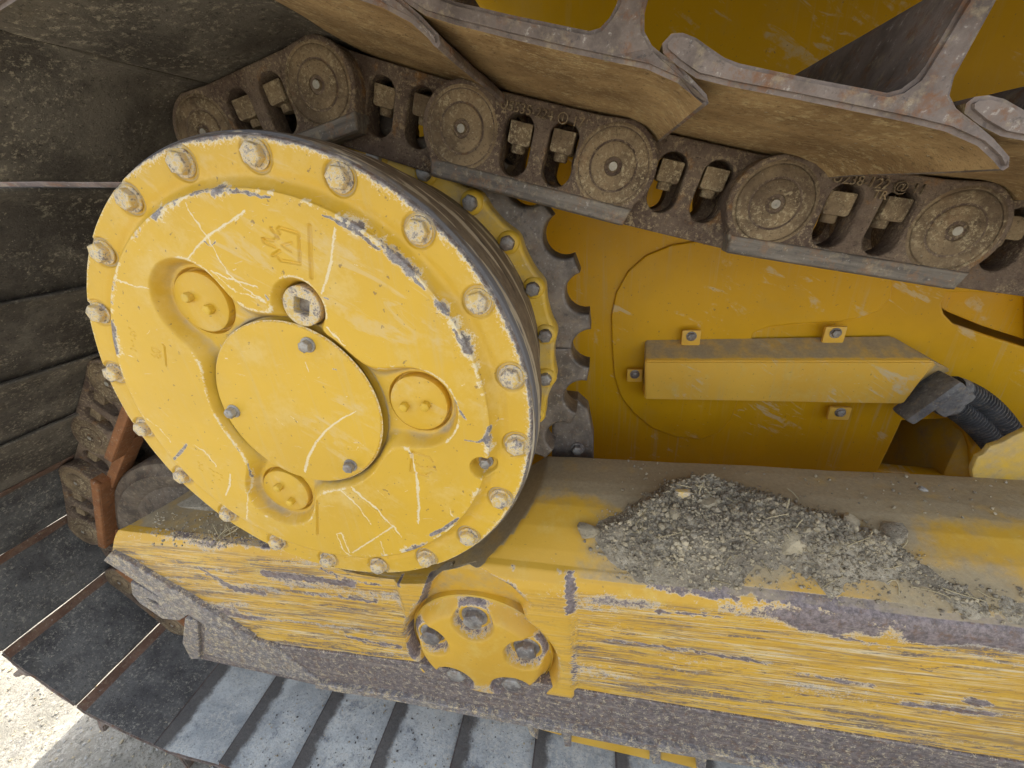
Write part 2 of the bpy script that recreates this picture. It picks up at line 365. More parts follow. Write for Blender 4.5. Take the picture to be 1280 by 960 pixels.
M['shoe_low'] = grime("shoe_inner_low", a=(0.075, 0.072, 0.07), b=(0.165, 0.16, 0.15), speck=(0.45, 0.42, 0.34), speck_amt=0.7, speck_t=0.52, rust=(0.1, 0.09, 0.07), rust_amt=0.4)
M['shoe_edge'] = steel("shoe_edge_worn", a=(0.105, 0.078, 0.064), b=(0.225, 0.178, 0.152), rust=(0.2, 0.095, 0.045), rust_amt=0.95, metal=0.05, rough=0.62, dust_amt=0.6)
M['shoe_lip'] = steel("shoe_lip_rust", a=(0.13, 0.07, 0.045), b=(0.2, 0.12, 0.08), rust=(0.2, 0.085, 0.04), rust_amt=0.6, metal=0.1, rough=0.7)
M['shoe_lip_dark'] = grime("shoe_lip_dark", a=(0.06, 0.05, 0.05), b=(0.13, 0.11, 0.1), speck_amt=0.4)
M['soil'] = grime("soil_dry", a=(0.3, 0.25, 0.18), b=(0.56, 0.48, 0.35), speck=(0.7, 0.62, 0.47), speck_amt=0.7, speck_t=0.5, rust=(0.1, 0.09, 0.08), rust_amt=0.6, bump=1.0, dist=0.006)
M['clod'] = grime("soil_clod", a=(0.36, 0.3, 0.2), b=(0.58, 0.49, 0.33), speck=(0.5, 0.45, 0.33), speck_amt=0.5, rust=(0.13, 0.11, 0.085), rust_amt=0.4)
M['stone'] = grime("pebble", a=(0.3, 0.29, 0.27), b=(0.5, 0.48, 0.43), speck_amt=0.3, bump=0.4)
M['straw'] = grime("straw", a=(0.32, 0.26, 0.15), b=(0.5, 0.42, 0.26), speck_amt=0.2, bump=0.2)
M['idler'] = steel("idler_steel", a=(0.085, 0.066, 0.05), b=(0.19, 0.15, 0.11), rust=(0.15, 0.08, 0.045), rust_amt=0.4, metal=0.15, rough=0.65, dust_amt=0.5)
M['ground'] = grime("ground_gravel", a=(0.29, 0.27, 0.22), b=(0.43, 0.4, 0.33), speck=(0.62, 0.58, 0.5), speck_amt=0.6, speck_t=0.48, scale=0.6, rust=(0.24, 0.23, 0.21), rust_amt=0.5, bump=1.0, dist=0.01)
M['conn'] = steel("connector_grey", a=(0.1, 0.1, 0.105), b=(0.24, 0.235, 0.225), rust=(0.06, 0.06, 0.065), rust_amt=0.5, metal=0.0, rough=0.6, dust_amt=0.6)
M['hose'] = steel("hose_rubber", a=(0.045, 0.047, 0.05), b=(0.09, 0.09, 0.092), rust=(0.12, 0.11, 0.09), rust_amt=0.5, metal=0.0, rough=0.55, dust_amt=0.35)
M['bolt'] = steel("bolt_steel", a=(0.16, 0.14, 0.13), b=(0.4, 0.38, 0.34), rust=(0.2, 0.12, 0.07), metal=0.35, rough=0.45, dust_amt=0.4)
M['black'] = steel("blocker_black", a=(0.02, 0.018, 0.015), b=(0.05, 0.045, 0.04), metal=0.0, rough=0.8, dust_amt=0.1)  # black finish of the unseen overhang and skirt that block light
def drum_side_mat():
    n = NT("drum_side_grimy")
    d = n.attr("dust"); s2 = n.attr("scr"); y = n.attr("chip")
    c = n.mix(n.ramp(n.noise(40, 6, 0.7), 0.35, 0.65), (0.15, 0.11, 0.075), (0.24, 0.185, 0.12))
    c = n.mix(n.ramp(n.math('ADD', y, n.math('MULTIPLY', n.noise(90, 6, 0.7), 0.5)), 0.65, 0.9), c, (0.17, 0.165, 0.17))
    c = n.mix(n.ramp(n.math('ADD', s2, n.math('MULTIPLY', n.noise(90, 6, 0.7), 0.5)), 0.7, 0.95), c, (0.5, 0.43, 0.31))
    c = n.mix(n.ramp(n.math('ADD', d, n.math('MULTIPLY', n.noise(60, 6, 0.7), 0.5)), 0.7, 0.95), c, (0.05, 0.04, 0.034))
    h = n.math('ADD', n.noise(170, 6, 0.75), n.math('MULTIPLY', d, -1.0))
    return n.finish(c, 0.65, h, 0.5, 0.0015, 0.1, 0.4)
M['drumside'] = drum_side_mat()

# ------------------------------------------------------------------ shared small meshes (metres, outward = -Y)
def bolt_mesh(name, R, h, mats, washer=1.25, dome=0.25, n=6, seed=0, wear=0.06):
    """hex head with washer face; rounded crown"""
    rr = random.Random(seed)
    prof = []
    V, F = [], []
    k = 24
    def ring(r, y, hexed):
        base = len(V)
        for i in range(k):
            a = 2 * math.pi * i / k
            rad = r
            if hexed:
                q = ((a + 1e-6) % (2 * math.pi / n)) - math.pi / n
                hx = r * math.cos(math.pi / n) / math.cos(q)
                rad = hx * (1 - 0.25 * 0) if hexed == 1 else 0.5 * hx + 0.5 * r * 0.93
            V.append((rad * math.cos(a), y, rad * math.sin(a)))
        return base
    rings = []
    if washer > 1: rings += [ring(R * washer, 0.002 * 0, 0), ring(R * washer, -h * 0.16, 0), ring(R * washer * 0.96, -h * 0.22, 0)]
    rings += [ring(R, -h * 0.22 if washer > 1 else 0, 1), ring(R, -h * 0.86, 1), ring(R * 0.93, -h * 0.97, 1), ring(R * 0.78, -h * 1.01, 0), ring(R * 0.4, -h * (1 + dome * 0.15), 0)]
    for a, b in zip(rings, rings[1:]):
        for i in range(k):
            j = (i + 1) % k
            F.append((a + i, b + i, b + j, a + j)[::-1] if False else (a + i, a + j, b + j, b + i))
    V.append((0, -h * (1 + dome * 0.2), 0)); c = len(V) - 1
    for i in range(k): F.append((rings[-1] + i, rings[-1] + (i + 1) % k, c))
    V = [(x * S * (1 + wear * (rr.random() - .5)), y * S, z * S * (1 + wear * (rr.random() - .5))) for x, y, z in V]
    return mesh_of(name, V, F, mats, None, 40)
RB = [bolt_mesh("rim_bolt", 0.0295, 0.027, M['paint_bolt'], 1.2, 0.5, seed=s, wear=0.05) for s in range(4)]
SB = bolt_mesh("small_bolt", 0.0155, 0.02, M['paint_small'], 1.0, 0.5)
CB = bolt_mesh("cover_bolt", 0.019, 0.026, M['bolt'], 1.25, 0.5)
PB = bolt_mesh("sprocket_bolt", 0.028, 0.035, M['bolt'], 1.3, 0.4, seed=3)
XB = bolt_mesh("cap_bolt", 0.05, 0.042, M['bolt'], 1.25, 0.5, seed=7, wear=0.1)
TB = bolt_mesh("tab_bolt", 0.024, 0.02, M['bolt'], 1.25, 0.4)
def roty(a): return Matrix.Rotation(a, 4, 'Y')

# ------------------------------------------------------------------ ground and sky setting
nG = 60
gx = np.concatenate([np.linspace(-400, -8, 12), np.linspace(-7, 6, 90), np.linspace(8, 400, 12)])
gy = np.concatenate([np.linspace(-400, -4, 12), np.linspace(-3, 6, 70), np.linspace(8, 400, 12)])
X, Yg = np.meshgrid(gx, gy, indexing='ij')
Zg = -GZ + (fbm(X * 1.5 + 40, Yg * 1.5 + 40, 3) - 0.45) * 0.05 * (np.abs(X) < 7.5) * (np.abs(Yg) < 6.5)
g = part("ground", np.stack([X, Yg, Zg], -1).reshape(-1, 3), grid_faces(len(gx), len(gy)), M['ground'], None)
if g.data.polygons[100].normal.z < 0: g.data.flip_normals()
g["kind"] = "structure"; g["label"] = "pale gravelly ground beside the track"

# ------------------------------------------------------------------ bulldozer hull
CX, CZ = -0.9515, -0.5732
HY = 2.6
hull = empty("bulldozer_hull", (1.0, HY, -GZ), "yellow bulldozer hull side behind the track with oval access plate and wiring cover", "bulldozer hull")
def P2(pts, Y): return [tuple(at(x, y, Y)[[0, 2]]) for x, y in pts]
open_lo = P2([(1098, 588), (1112, 560), (1128, 526), (1200, 523), (1212, 560), (1216, 600)], HY)
slot = P2([(1300, 440), (1240, 421), (1193, 405), (1181, 393), (1177, 380), (1184, 366), (1300, 366)], HY)
v, f = plate([[(-3.05, -2.6), (7, -2.6), (7, 4.6), (-3.05, 4.6)], open_lo, slot,
              P2([(1036, 74), (1072, 64), (1150, 50), (1172, 50), (1120, 63), (1060, 73)], HY),  # dark reflections on the upper wall, cut as two slanted slots
              P2([(1098, 42), (1120, 32), (1165, 24), (1172, 30), (1140, 40), (1112, 45)], HY)], HY, HY + 0.1, 0.012, 2)
part("side_wall", v, f, M['paint_hull'], hull, smooth=35)
v, f = box(-3.05, 7, HY + 1.0, HY + 4.5, -2.6, 4.6, 0.0); part("body_core", v, f, M['paint_hull'], hull)
v, f = plate([P2([(1180, 362), (1183, 386), (1196, 394), (1240, 412), (1310, 434), (1310, 340), (1190, 340)], HY + .04)], HY + 0.104, HY + 0.13, 0.004); part("inner_panel", v, f, M['paint_hull'], hull)
v, f = extrude([(-0.75, 0.98), (7, 0.98), (7, 1.06), (-0.75, 1.06)], 0.56, HY + 4, 0.01); part("shade_overhang", v, f, M['black'], hull)  # unseen overhang, added to darken the upper hull wall
v, f = box(-0.75, 7, 0.52, 0.559, 0.33, 1.06, 0.01); part("shade_skirt", v, f, M['black'], hull)  # unseen skirt, added to keep low light off the upper wall
v, f = box(0.5, 2.6, HY + .1, HY + 1.0, -1.10, -1.02); part("opening_roof", v, f, M['paint_dusty'], hull)
v, f = box(0.5, 0.56, HY + .1, HY + 1.0, -2.6, -1.1); part("opening_wall", v, f, M['paint_dusty'], hull)
v, f = box(2.5, 2.6, HY + .1, HY + 1.0, -2.6, -1.1); part("opening_wall", v, f, M['paint_dusty'], hull)
# equalizer beam seen inside the lower opening
bq = at(1160, 580, HY + 0.3)
v, f = extrude([(bq[0] - 0.12, -2.2), (bq[0] + 0.5, -2.2), (bq[0] + 0.5, -1.42), (bq[0] + 0.3, -1.3), (bq[0] - 0.02, -1.22), (bq[0] - 0.12, -1.3)], HY + 0.02, HY + 0.9, 0.02)
part("equalizer_beam", v, f, M['paint_dusty'], hull)
# oval access plate
apl = P2([(1116, 352), (1113, 372), (1098, 388), (1075, 397), (1048, 402), (990, 405), (958, 409), (942, 416), (936, 430), (922, 500), (914, 524), (898, 541), (876, 549), (845, 546), (815, 535), (792, 516), (776, 496), (768, 470), (765, 430), (764, 395), (770, 366), (785, 339), (808, 319), (840, 306), (880, 300), (960, 290), (1080, 300)], HY - 0.014)
v, f = plate([apl], HY - 0.02, HY + 0.02, 0.008, 2); part("access_plate", v, f, M['paint_hull'], hull, smooth=50)
gr = [at(a * 1.0, b * 1.0, HY)[[0, 2]] for a, b in []]

# wiring cover box (a folded cover on the hull wall)
BY = 2.42
ft = P2([(806, 452), (1167, 452), (1130, 505), (806, 499)], BY)
bk_ = P2([(806, 424), (944, 420), (1112, 419), (1186, 461)], HY - 0.001)
V = [(*ft[0][:1], BY, ft[0][1]), (ft[1][0], BY, ft[1][1]), (ft[2][0], BY, ft[2][1]), (ft[3][0], BY, ft[3][1]),
     (bk_[0][0], HY - .022, bk_[0][1]), (bk_[2][0], HY - .022, bk_[2][1]), (bk_[3][0], HY - .022, bk_[3][1]),
     (ft[2][0], HY - .022, ft[2][1] - 0.02), (ft[3][0], HY - .022, ft[3][1] - 0.02)]
F = [(0, 1, 2, 3)[::-1], (0, 4, 5, 1)[::-1], (1, 5, 6)[::-1], (3, 2, 7, 8)[::-1], (0, 3, 8, 4)[::-1], (1, 6, 7, 2)[::-1]]
bm = bmesh.new(); vs = [bm.verts.new(p) for p in V]
for q in F: bm.faces.new([vs[i] for i in q])
bmesh.ops.recalc_face_normals(bm, faces=bm.faces)
if sum(fc.normal.y * fc.calc_area() for fc in bm.faces if abs(fc.normal.y) > .9) > 0: bmesh.ops.reverse_faces(bm, faces=bm.faces)
bmesh.ops.bevel(bm, geom=[e for e in bm.edges if len(e.link_faces) == 2], offset=0.008, segments=2, affect='EDGES')
bmesh.ops.subdivide_edges(bm, edges=[e for e in bm.edges if e.calc_length() > .05], cuts=6, use_grid_fill=True)
bm.verts.index_update()
v = np.array([q.co[:] for q in bm.verts]); f = [[q.index for q in fc.verts] for fc in bm.faces]; bm.free()
top_d = sstep(BY + 0.012, BY + 0.03, v[:, 1]) * (v[:, 2] > ft[3][1] + 0.05)
wg = part("wiring_cover", v, f, M['paint_box'], hull, attrs={"dust": top_d * 0.62, "chip": (np.abs(v[:, 1] - BY) < 0.02) * (v[:, 2] > ft[0][1] - 0.03) * 0.16})
for (cx_, cy_, wx, wz) in ((863, 421, .055, .05), (1041, 417, .055, .05), (1047, 515, .06, .045), (793, 468, .05, .045)):
    p = at(cx_, cy_, HY - .06)
    v, f = box(p[0] - wx, p[0] + wx, HY - .085, HY - .06, p[2] - wz, p[2] + wz, 0.012)
    tb = part("mounting_tab", v, f, M['paint_box'], wg)
    place("tab_bolt", TB, wg, (p[0], HY - .085, p[2] + .012))
p = at(1022, 419, HY - .06); 
# connector and corrugated conduits
c0 = at(1168, 492, BY + .02)
v, f = box(-.10, .085, -.10, .09, -.085, .10, 0.035)
a = math.radians(-38); v = np.stack([v[:, 0] * math.cos(a) - v[:, 2] * math.sin(a), v[:, 1], v[:, 0] * math.sin(a) + v[:, 2] * math.cos(a)], 1) + at(1172, 492, BY + .06)
part("connector", v, f, M['conn'], hull)
v, f = box(-.03, .03, -.12, .02, -.17, .13, 0.02)
a = math.radians(-36); v = np.stack([v[:, 0] * math.cos(a) - v[:, 2] * math.sin(a), v[:, 1], v[:, 0] * math.sin(a) + v[:, 2] * math.cos(a)], 1) + at(1156, 490, BY + .03)
part("connector_flange", v, f, M['conn'], hull)
for k, (pa, pb, pc, pd) in enumerate((((1190, 484), (1218, 492), (1244, 512), (1264, 545)), ((1180, 502), (1204, 514), (1226, 532), (1246, 560)))):
    q = [np.array(at(*x, BY + .03 - .0 * k + 0.03 * i)) for i, x in enumerate((pa, pb, pc, pd))]
    t = np.linspace(0, 1, 96)[:, None]
    path = (1 - t) ** 3 * q[0] + 3 * (1 - t) ** 2 * t * q[1] + 3 * (1 - t) * t ** 2 * q[2] + t ** 3 * q[3]
    v, f = tube(path, 0.05, 14, 0.013, 4); part("corrugated_conduit", v, f, M['hose'], hull)
    v, f = tube(path[:12], 0.064, 14); part("conduit_collar", v, f, M['conn'], hull)
# final drive case between sprocket and hull
v, f = lathe([(0.55, HY), (0.55, 2.1), (0.62, 1.95), (0.62, 1.78)], 64, (CX, CZ)); part("axle_housing", v, f, M['paint_dusty'], hull)
# sprocket guard lug seen behind the lowest teeth
v, f = plate([P2([(742, 600), (742, 545), (735, 510), (722, 498), (706, 496), (690, 520), (690, 600)], 1.86)], 1.84, 1.95, 0.015, 2)
gl = part("sprocket_guard", v, f, M['tooth'], hull)
place("guard_bolt", PB, gl, at(722, 560, 1.84))

# ------------------------------------------------------------------ final drive
fd = empty("final_drive", (CX, 1.2, CZ - 0.77), "round yellow final drive drum with rim bolts, toothed sprocket ring behind it", "final drive")
YF = 1.01                       # flange plane
PL = 0.98                       # raised plate plane
def L2(pts, Y=PL): return [tuple(at(x, y, Y)[[0, 2]] - np.array([CX, CZ])) for x, y in pts]
nt, nr = 1400, 330
th = np.linspace(0, 2 * np.pi, nt, endpoint=False)
rr_ = np.concatenate([np.linspace(0.27, 0.745, nr - 22), np.linspace(0.7465, 0.768, 22)])
TH, RR = np.meshgrid(th, rr_, indexing='ij'); th1, r1 = TH.ravel(), RR.ravel()
px, pz = r1 * np.cos(th1), r1 * np.sin(th1)
# raised plate with concave fillet down to the flange
def edge_h(r): 
    t = np.clip((0.705 - r) / 0.062, 0, 1)
    return 0.032 * np.where(t < 1, (1 - np.sqrt(np.clip(1 - t * t, 0, 1))) * 0.75 + 0.25 * t, 1.0)
h = edge_h(r1)
top = sstep(0.645, 0.635, r1)
h = np.where(r1 < 0.645, 0.032, h)
h -= 0.012 * np.exp(-((r1 - 0.672) / 0.02) ** 2)
PAN = [math.radians(a) for a in (123.5, 2.5, -117.5)]
PC = [(0.418 * math.cos(a), 0.418 * math.sin(a)) for a in PAN]
PLUG = (0.128, 0.333)
def smin(a, b, k):
    q = np.clip(0.5 + 0.5 * (b - a) / k, 0, 1); return b * (1 - q) + a * q - k * q * (1 - q)
sd = r1 - 0.318
for c in PC: sd = smin(sd, np.hypot(px - c[0], pz - c[1]) - 0.135, 0.13)
sd = smin(sd, np.hypot(px - PLUG[0], pz - PLUG[1]) - 0.082, 0.03)
h -= 0.047 * (1 - sstep(-0.026, 0.005, sd))
for c in PC:
    d = np.hypot(px - c[0], pz - c[1]); h -= 0.018 * (1 - sstep(0.098, 0.104, d))
d = np.hypot(px - PLUG[0], pz - PLUG[1]); h -= 0.03 * (1 - sstep(0.061, 0.066, d))
h -= 0.010 * (1 - sstep(0.2965, 0.3015, r1))
# spot faces round the rim bolts
bang = 1.41400912 - np.arange(20) * 2 * np.pi / 20
for a_ in bang:
    d = np.hypot(px - 0.7215 * math.cos(a_), pz - 0.7215 * math.sin(a_)); h -= 0.006 * (1 - sstep(0.043, 0.047, d)) 
# a counter-bored hole at the plate edge
HB = L2([(605, 582)], 0.995)[0]
d = np.hypot(px - HB[0], pz - HB[1]); h -= np.maximum(h + 0.018, 0) * (1 - sstep(0.033, 0.043, d))
# engraved marks
eng = []
def E_(pts, w=0.009, Y=PL): eng.append((L2(pts, Y), w))
E_([(387.6, 282.5), (388.3, 315), (389.6, 347)], 0.012)
E_([(349.5, 292), (347.5, 287), (350, 284.5), (373.5, 292), (375.4, 330), (351, 325.5), (347, 321)], 0.009)
E_([(339, 285.5), (348, 297.5)], 0.009); E_([(344, 309), (330, 303), (329, 298.5)], 0.008); E_([(329, 298.5), (342, 301), (346, 297)], 0.008)
E_([(341, 319.5), (350, 313.5)], 0.009); E_([(364.5, 303.5), (353, 307), (364, 314.5)], 0.007)
E_([(397, 626), (397.5, 668)], 0.010)
E_([(516.3, 565), (513.5, 589), (535, 595.5)], 0.009); E_([(517, 565), (537, 571), (541, 577)], 0.007); E_([(521, 579), (525, 583), (529, 583.5)], 0.006); E_([(535.5, 583), (545, 587.5)], 0.008); E_([(533, 593), (539, 590.5)], 0.007)
E_([(204.5, 430.5), (206.5, 433), (208.8, 457)], 0.007)
E_([(190.5, 434.5), (195.5, 435.5), (199.5, 437.5), (201.5, 440), (199, 441.5), (193, 440), (190.5, 436.5)], 0.0045)
E_([(190.5, 442.5), (194, 446), (197, 444.5), (199, 447.5), (201.5, 446.5), (200.5, 443.5)], 0.0045)
for q in ((162, 409.5), (165, 415), (164.5, 418), (168, 414.5), (169, 419.5), (169, 423), (165.5, 425.5), (164.5, 435.5), (167, 432.5), (170.5, 438),
          (248.5, 577), (249, 581), (252.5, 580), (249.5, 585), (252.5, 587), (263, 585), (267, 588.5), (267, 593.5), (266, 602), (272, 590.5), (277, 593), (278, 596.5), (274.5, 599)):
    E_([q, (q[0] + 1.6, q[1] + 0.8)], 0.005)
for pts, w in eng:
    lo = np.min(pts, 0) - .03; hi = np.max(pts, 0) + .03
    k = np.nonzero((px > lo[0]) & (px < hi[0]) & (pz > lo[1]) & (pz < hi[1]))[0]
    dm = np.full(len(k), 9.0)
    for a_, b_ in zip(pts, pts[1:]): dm = np.minimum(dm, seg_dist(px[k], pz[k], a_, b_)[0])
    h[k] -= min(0.006, w * 0.6) * (1 - sstep(w * 0.2, w * 0.62, dm))
# casting waviness
h += (fbm(px * 9 + 30, pz * 9 + 30, 3) - 0.45) * 0.0035
h -= sstep(0.759, 0.768, r1) ** 2 * 0.012
scr = np.zeros_like(px); chip = np.zeros_like(px); dust = np.zeros_like(px)
PXW = 0.00185
lines = []
def SL(pts, w, s=1.0):
    if s > 0.72:       # a fainter companion scrape beside the main one
        dx, dy = random.uniform(-3.2, 3.2), random.uniform(-2.2, 2.2); lines.append((L2([(x + dx, y + dy) for x, y in pts]), 1.5 * PXW, s * .5))
    lines.append((L2(pts), [q * PXW for q in w] if isinstance(w, (list, tuple)) else w * PXW, s))
SL([(232, 255), (246, 277), (262, 300), (274, 322), (285, 341)], [2.5, 3.5, 3, 2.5, 1.5], .95)
SL([(306, 264), (285, 279), (259, 296), (246, 310), (234, 326)], [3, 3, 4.5, 3, 2.5], 1)
SL([(264, 339), (292, 349), (322, 359)], [3, 4, 1.5], .9); SL([(285, 341), (308, 362), (330, 376)], [1.5, 2.5, 3], .85); SL([(266, 341), (296, 364), (334, 377)], [1.5, 2.5, 3], .75)
SL([(419, 285), (414, 325), (411, 340), (403, 366)], [3, 3.5, 5, 4], 1)
SL([(142, 349), (165, 356), (187, 362)], [2, 3, 2.5], .9); SL([(138, 343), (148, 353)], 2, .7)
SL([(442, 517), (424, 526), (405, 540), (392, 556), (382, 575), (378, 592)], [1.5, 3, 4.5, 5, 7, 8], 1)
SL([(244, 556), (255, 563), (264, 573), (271, 582)], [2.5, 5, 6, 2.5], 1); SL([(288, 593), (288, 606), (283, 618)], [4, 6, 4], .9)
SL([(311, 589), (309, 649)], [2.5, 3.5], .8); SL([(409, 409), (420, 420), (431, 432)], [4, 7, 3], .9)
SL([(428, 613), (449, 634), (464, 656)], [4, 4, 2], .95); SL([(439, 609), (465, 630), (492, 658), (503, 671)], [5, 5, 4, 2], 1)
SL([(512, 562), (518, 580), (522, 600), (524, 630), (523, 654)], [4, 6, 6, 5, 4], 1)
SL([(421, 667), (427, 666), (437, 690)], [3, 4, 4], 1); SL([(421, 668), (430, 688), (439, 694)], [2.5, 3, 4], .9); SL([(441, 690), (465, 675), (491, 658)], [3, 3.5, 3], 1)
SL([(476, 676), (482, 694)], [2.5, 3], .9); SL([(562, 635), (566, 645)], 3, .9); SL([(148, 437), (158, 443), (168, 447)], [3, 3, 1.5], .7)
SL([(452, 463), (480, 462), (505, 464)], [3, 5, 2], .9); SL([(200, 478), (214, 490)], 2, .4); SL([(340, 524), (352, 535)], 2.5, .6); SL([(360, 523), (369, 530)], 2.5, .6)
SL([(378, 455), (382, 467)], 3, .7); SL([(180, 520), (200, 535), (214, 552)], [3, 4, 3], .7); SL([(386, 690), (398, 700)], 2, .6); SL([(352, 672), (372, 684)], 2, .6)
SL([(470, 610), (482, 622)], 2, .5); SL([(444, 330), (452, 333)], 2, .6); SL([(455, 285), (460, 286)], 2, .6); SL([(334, 606), (342, 588)], 3, .6)
for _ in range(55):
    x_, y_ = random.uniform(130, 640), random.uniform(200, 700); a_ = random.uniform(-1.2, .9); l_ = random.choice((3, 4, 5, 6, 9))
    SL([(x_, y_), (x_ + l_ * math.cos(a_), y_ + l_ * math.sin(a_))], random.uniform(1.1, 2.2), random.uniform(.35, .65))
paint_lines(px, pz, lines, scr, 0.4, 0.0065)
scr *= 0.55 + 0.75 * fbm(px * 22 + 3, pz * 22 + 8, 3)
# chipped plate edge
ang = np.degrees(np.arctan2(pz, px))
nz = fbm(np.cos(th1) * 9 + 20, np.sin(th1) * 9 + 20, 3); nz2 = fbm(np.cos(th1) * 30 + 60, np.sin(th1) * 30 + 60, 3)
zone = sstep(-35, -20, ang) * (1 - sstep(160, 175, ang)) * 0.9 + 0.3
zone = np.where((ang < -40) & (ang > -75), 1.0, zone)
wid = 0.005 + 0.017 * np.clip((nz - 0.36) * 4, 0, 1)
band = np.exp(-((r1 - 0.641 - (nz2 - .45) * .02) / wid) ** 2)
amt = np.clip((nz - 0.33) * 5, 0, 1.2) * zone
chip = np.maximum(chip, band * amt * 0.66)
scr = np.maximum(scr, np.exp(-((r1 - 0.639 - (nz2 - .45) * .02) / (wid * 1.5)) ** 2) * np.clip(zone, 0.45, 1) * np.clip((nz2 - 0.28) * 4, 0, 1) * 0.72)
cl = []
def CL(pts, w, s=.75): cl.append((L2(pts), [q * PXW for q in w] if isinstance(w, (list, tuple)) else w * PXW, s))
CL([(218, 574), (228, 563), (234, 555)], [8, 9, 6], .8); CL([(580, 551), (598, 552), (607, 549), (612, 534)], [3, 6, 9, 8], .8)
CL([(564, 497), (572, 508), (582, 524)], [6, 4, 7], .7); CL([(540, 668), (556, 660), (572, 648)], [12, 12, 7], .8); CL([(559, 394), (552, 390)], 5, .75)
CL([(566, 412), (574, 424), (580, 434)], [5, 8, 6], .8); CL([(515, 345), (524, 356), (530, 362)], [5, 8, 6], .8); CL([(296, 238), (310, 242), (338, 246)], [7, 8, 4], .8); CL([(236, 242), (270, 236), (296, 240)], [9, 9, 6], .7)
CL([(188, 270), (205, 256), (222, 247)], [6, 8, 6], .7); CL([(404, 268), (424, 278), (445, 290), (474, 312)], [4, 9, 10, 6], .8); CL([(601, 600), (612, 560)], 4, .5)
CL([(410, 374), (406, 372)], 5, .8); CL([(255, 300), (264, 308), (270, 301)], 2.5, .7); CL([(332, 371), (335, 374)], 7, .7); CL([(260, 438), (266, 448)], 3, .6); CL([(290, 552), (300, 565)], 2.5, .7); CL([(310, 580), (311, 600)], 3, .7)
paint_lines(px, pz, cl, chip, 0.25, 0.006)
# worn outer rim: heavier on upper right
rimz = 0.35 + 0.65 * np.clip(np.cos(th1 - math.radians(38)) * 1.6, 0, 1) + 0.25 * np.clip(np.cos(th1 - math.radians(115)), 0, 1)
chip = np.maximum(chip, sstep(0.768 - 0.030 * rimz * (0.5 + nz), 0.768, r1) * rimz * 0.85)
scr = np.maximum(scr, sstep(0.768 - 0.045 * rimz * (0.5 + nz), 0.764, r1) * 0.55)
# worn pocket lips
scr = np.maximum(scr, np.exp(-((sd - 0.004) / 0.006) ** 2) * np.clip((fbm(px * 16, pz * 16, 3) - 0.36) * 5, 0, 1) * 0.62)
dust = np.maximum(dust, (1 - sstep(-0.03, 0.0, sd)) * 0.12 + np.exp(-((r1 - 0.30) / 0.008) ** 2) * 0.5)
dust = np.maximum(dust, np.exp(-((sd + .02) / 0.012) ** 2) * (0.2 + 0.5 * fbm(px * 14, pz * 14, 3)))
for a_ in bang:
    d = np.hypot(px - 0.7215 * math.cos(a_), pz - 0.7215 * math.sin(a_)); dust = np.maximum(dust, np.exp(-((d - 0.040) / 0.004) ** 2) * 0.6)
V = np.stack([CX + px, YF - h, CZ + pz], 1)
part("drum_face", V, grid_faces(nt, nr, True), M['paint'], fd, {"scr": scr, "chip": chip, "dust": dust}, smooth=None)
# drum side: worn flange edge, grimy bands, taper to the sprocket ring
prof = [(0.768, YF + 0.011), (0.774, YF + 0.02), (0.777, 1.05), (0.778, 1.11), (0.772, 1.125), (0.758, 1.13), (0.755, 1.145), (0.765, 1.15), (0.768, 1.16), (0.768, 1.215), (0.764, 1.23), (0.752, 1.24), (0.750, 1.30), (0.745, 1.36), (0.735, 1.40), (0.732, 1.43), (0.722, 1.44), (0.72, 1.60)]
pr = np.array(prof); tt = np.linspace(0, len(pr) - 1, 120); prd = np.stack([np.interp(tt, np.arange(len(pr)), pr[:, 0]), np.interp(tt, np.arange(len(pr)), pr[:, 1])], 1)
n_ = 720; v, f = lathe(prd, n_, (CX, CZ))
tv = np.repeat(np.linspace(0, 2 * np.pi, n_, endpoint=False), 120); yv = np.tile(prd[:, 1], n_)
b1 = fbm(np.cos(tv) * 4 + 9 + yv * 3, yv * 45 + np.sin(tv) * 2.0, 4); b2 = fbm(np.cos(tv) * 5 + 70 - yv * 4, yv * 60 + np.sin(tv) * 3 + 30, 4)
lipm = np.exp(-((yv - 1.03) / 0.03) ** 2)
part("drum_side", v, f, M['drumside'], fd, {"chip": np.clip((b1 - .42) * 3, 0, 1) * (yv < 1.2) + lipm * .5, "scr": np.clip((b2 - .46) * 5, 0, .9) + np.exp(-((yv - 1.015) / 0.008) ** 2) * .6,
     "dust": np.clip((0.42 - b1) * 3, 0, .6) * (yv > 1.06) + np.exp(-((yv - 1.135) / .008) ** 2) * .8 + np.exp(-((yv - 1.24) / .01) ** 2) * .6}, smooth=None)
for i, a_ in enumerate(bang):
    place("rim_bolt", RB[i % 4], fd, (CX + 0.7215 * math.cos(a_), YF + 0.006, CZ + 0.7215 * math.sin(a_)), roty(random.random() * 6))
# hub cover plate
nt2, nr2 = 360, 110
r2 = np.concatenate([np.linspace(0.0, 0.286, nr2 - 8), np.linspace(0.288, 0.2945, 8)]); TH, RR = np.meshgrid(np.linspace(0, 2 * np.pi, nt2, endpoint=False), r2, indexing='ij'); a2, q2 = TH.ravel(), RR.ravel()
x2, z2 = q2 * np.cos(a2), q2 * np.sin(a2)
s2 = np.zeros_like(x2); c2 = np.zeros_like(x2); paint_lines(x2, z2, lines, s2, 0.4, 0.004)
paint_lines(x2, z2, [(L2([(413, 463), (417, 464)]), 4 * PXW, .9)], c2)
c2 = np.maximum(c2, sstep(0.283, 0.294, q2) * 0.5 * fbm(np.cos(a2) * 8, np.sin(a2) * 8, 3)); s2 = np.maximum(s2, sstep(0.285, 0.293, q2) * 0.5)
hv = 0.006 - sstep(0.286, 0.2945, q2) ** 2 * 0.006 + (fbm(x2 * 9, z2 * 9, 3) - .45) * .002
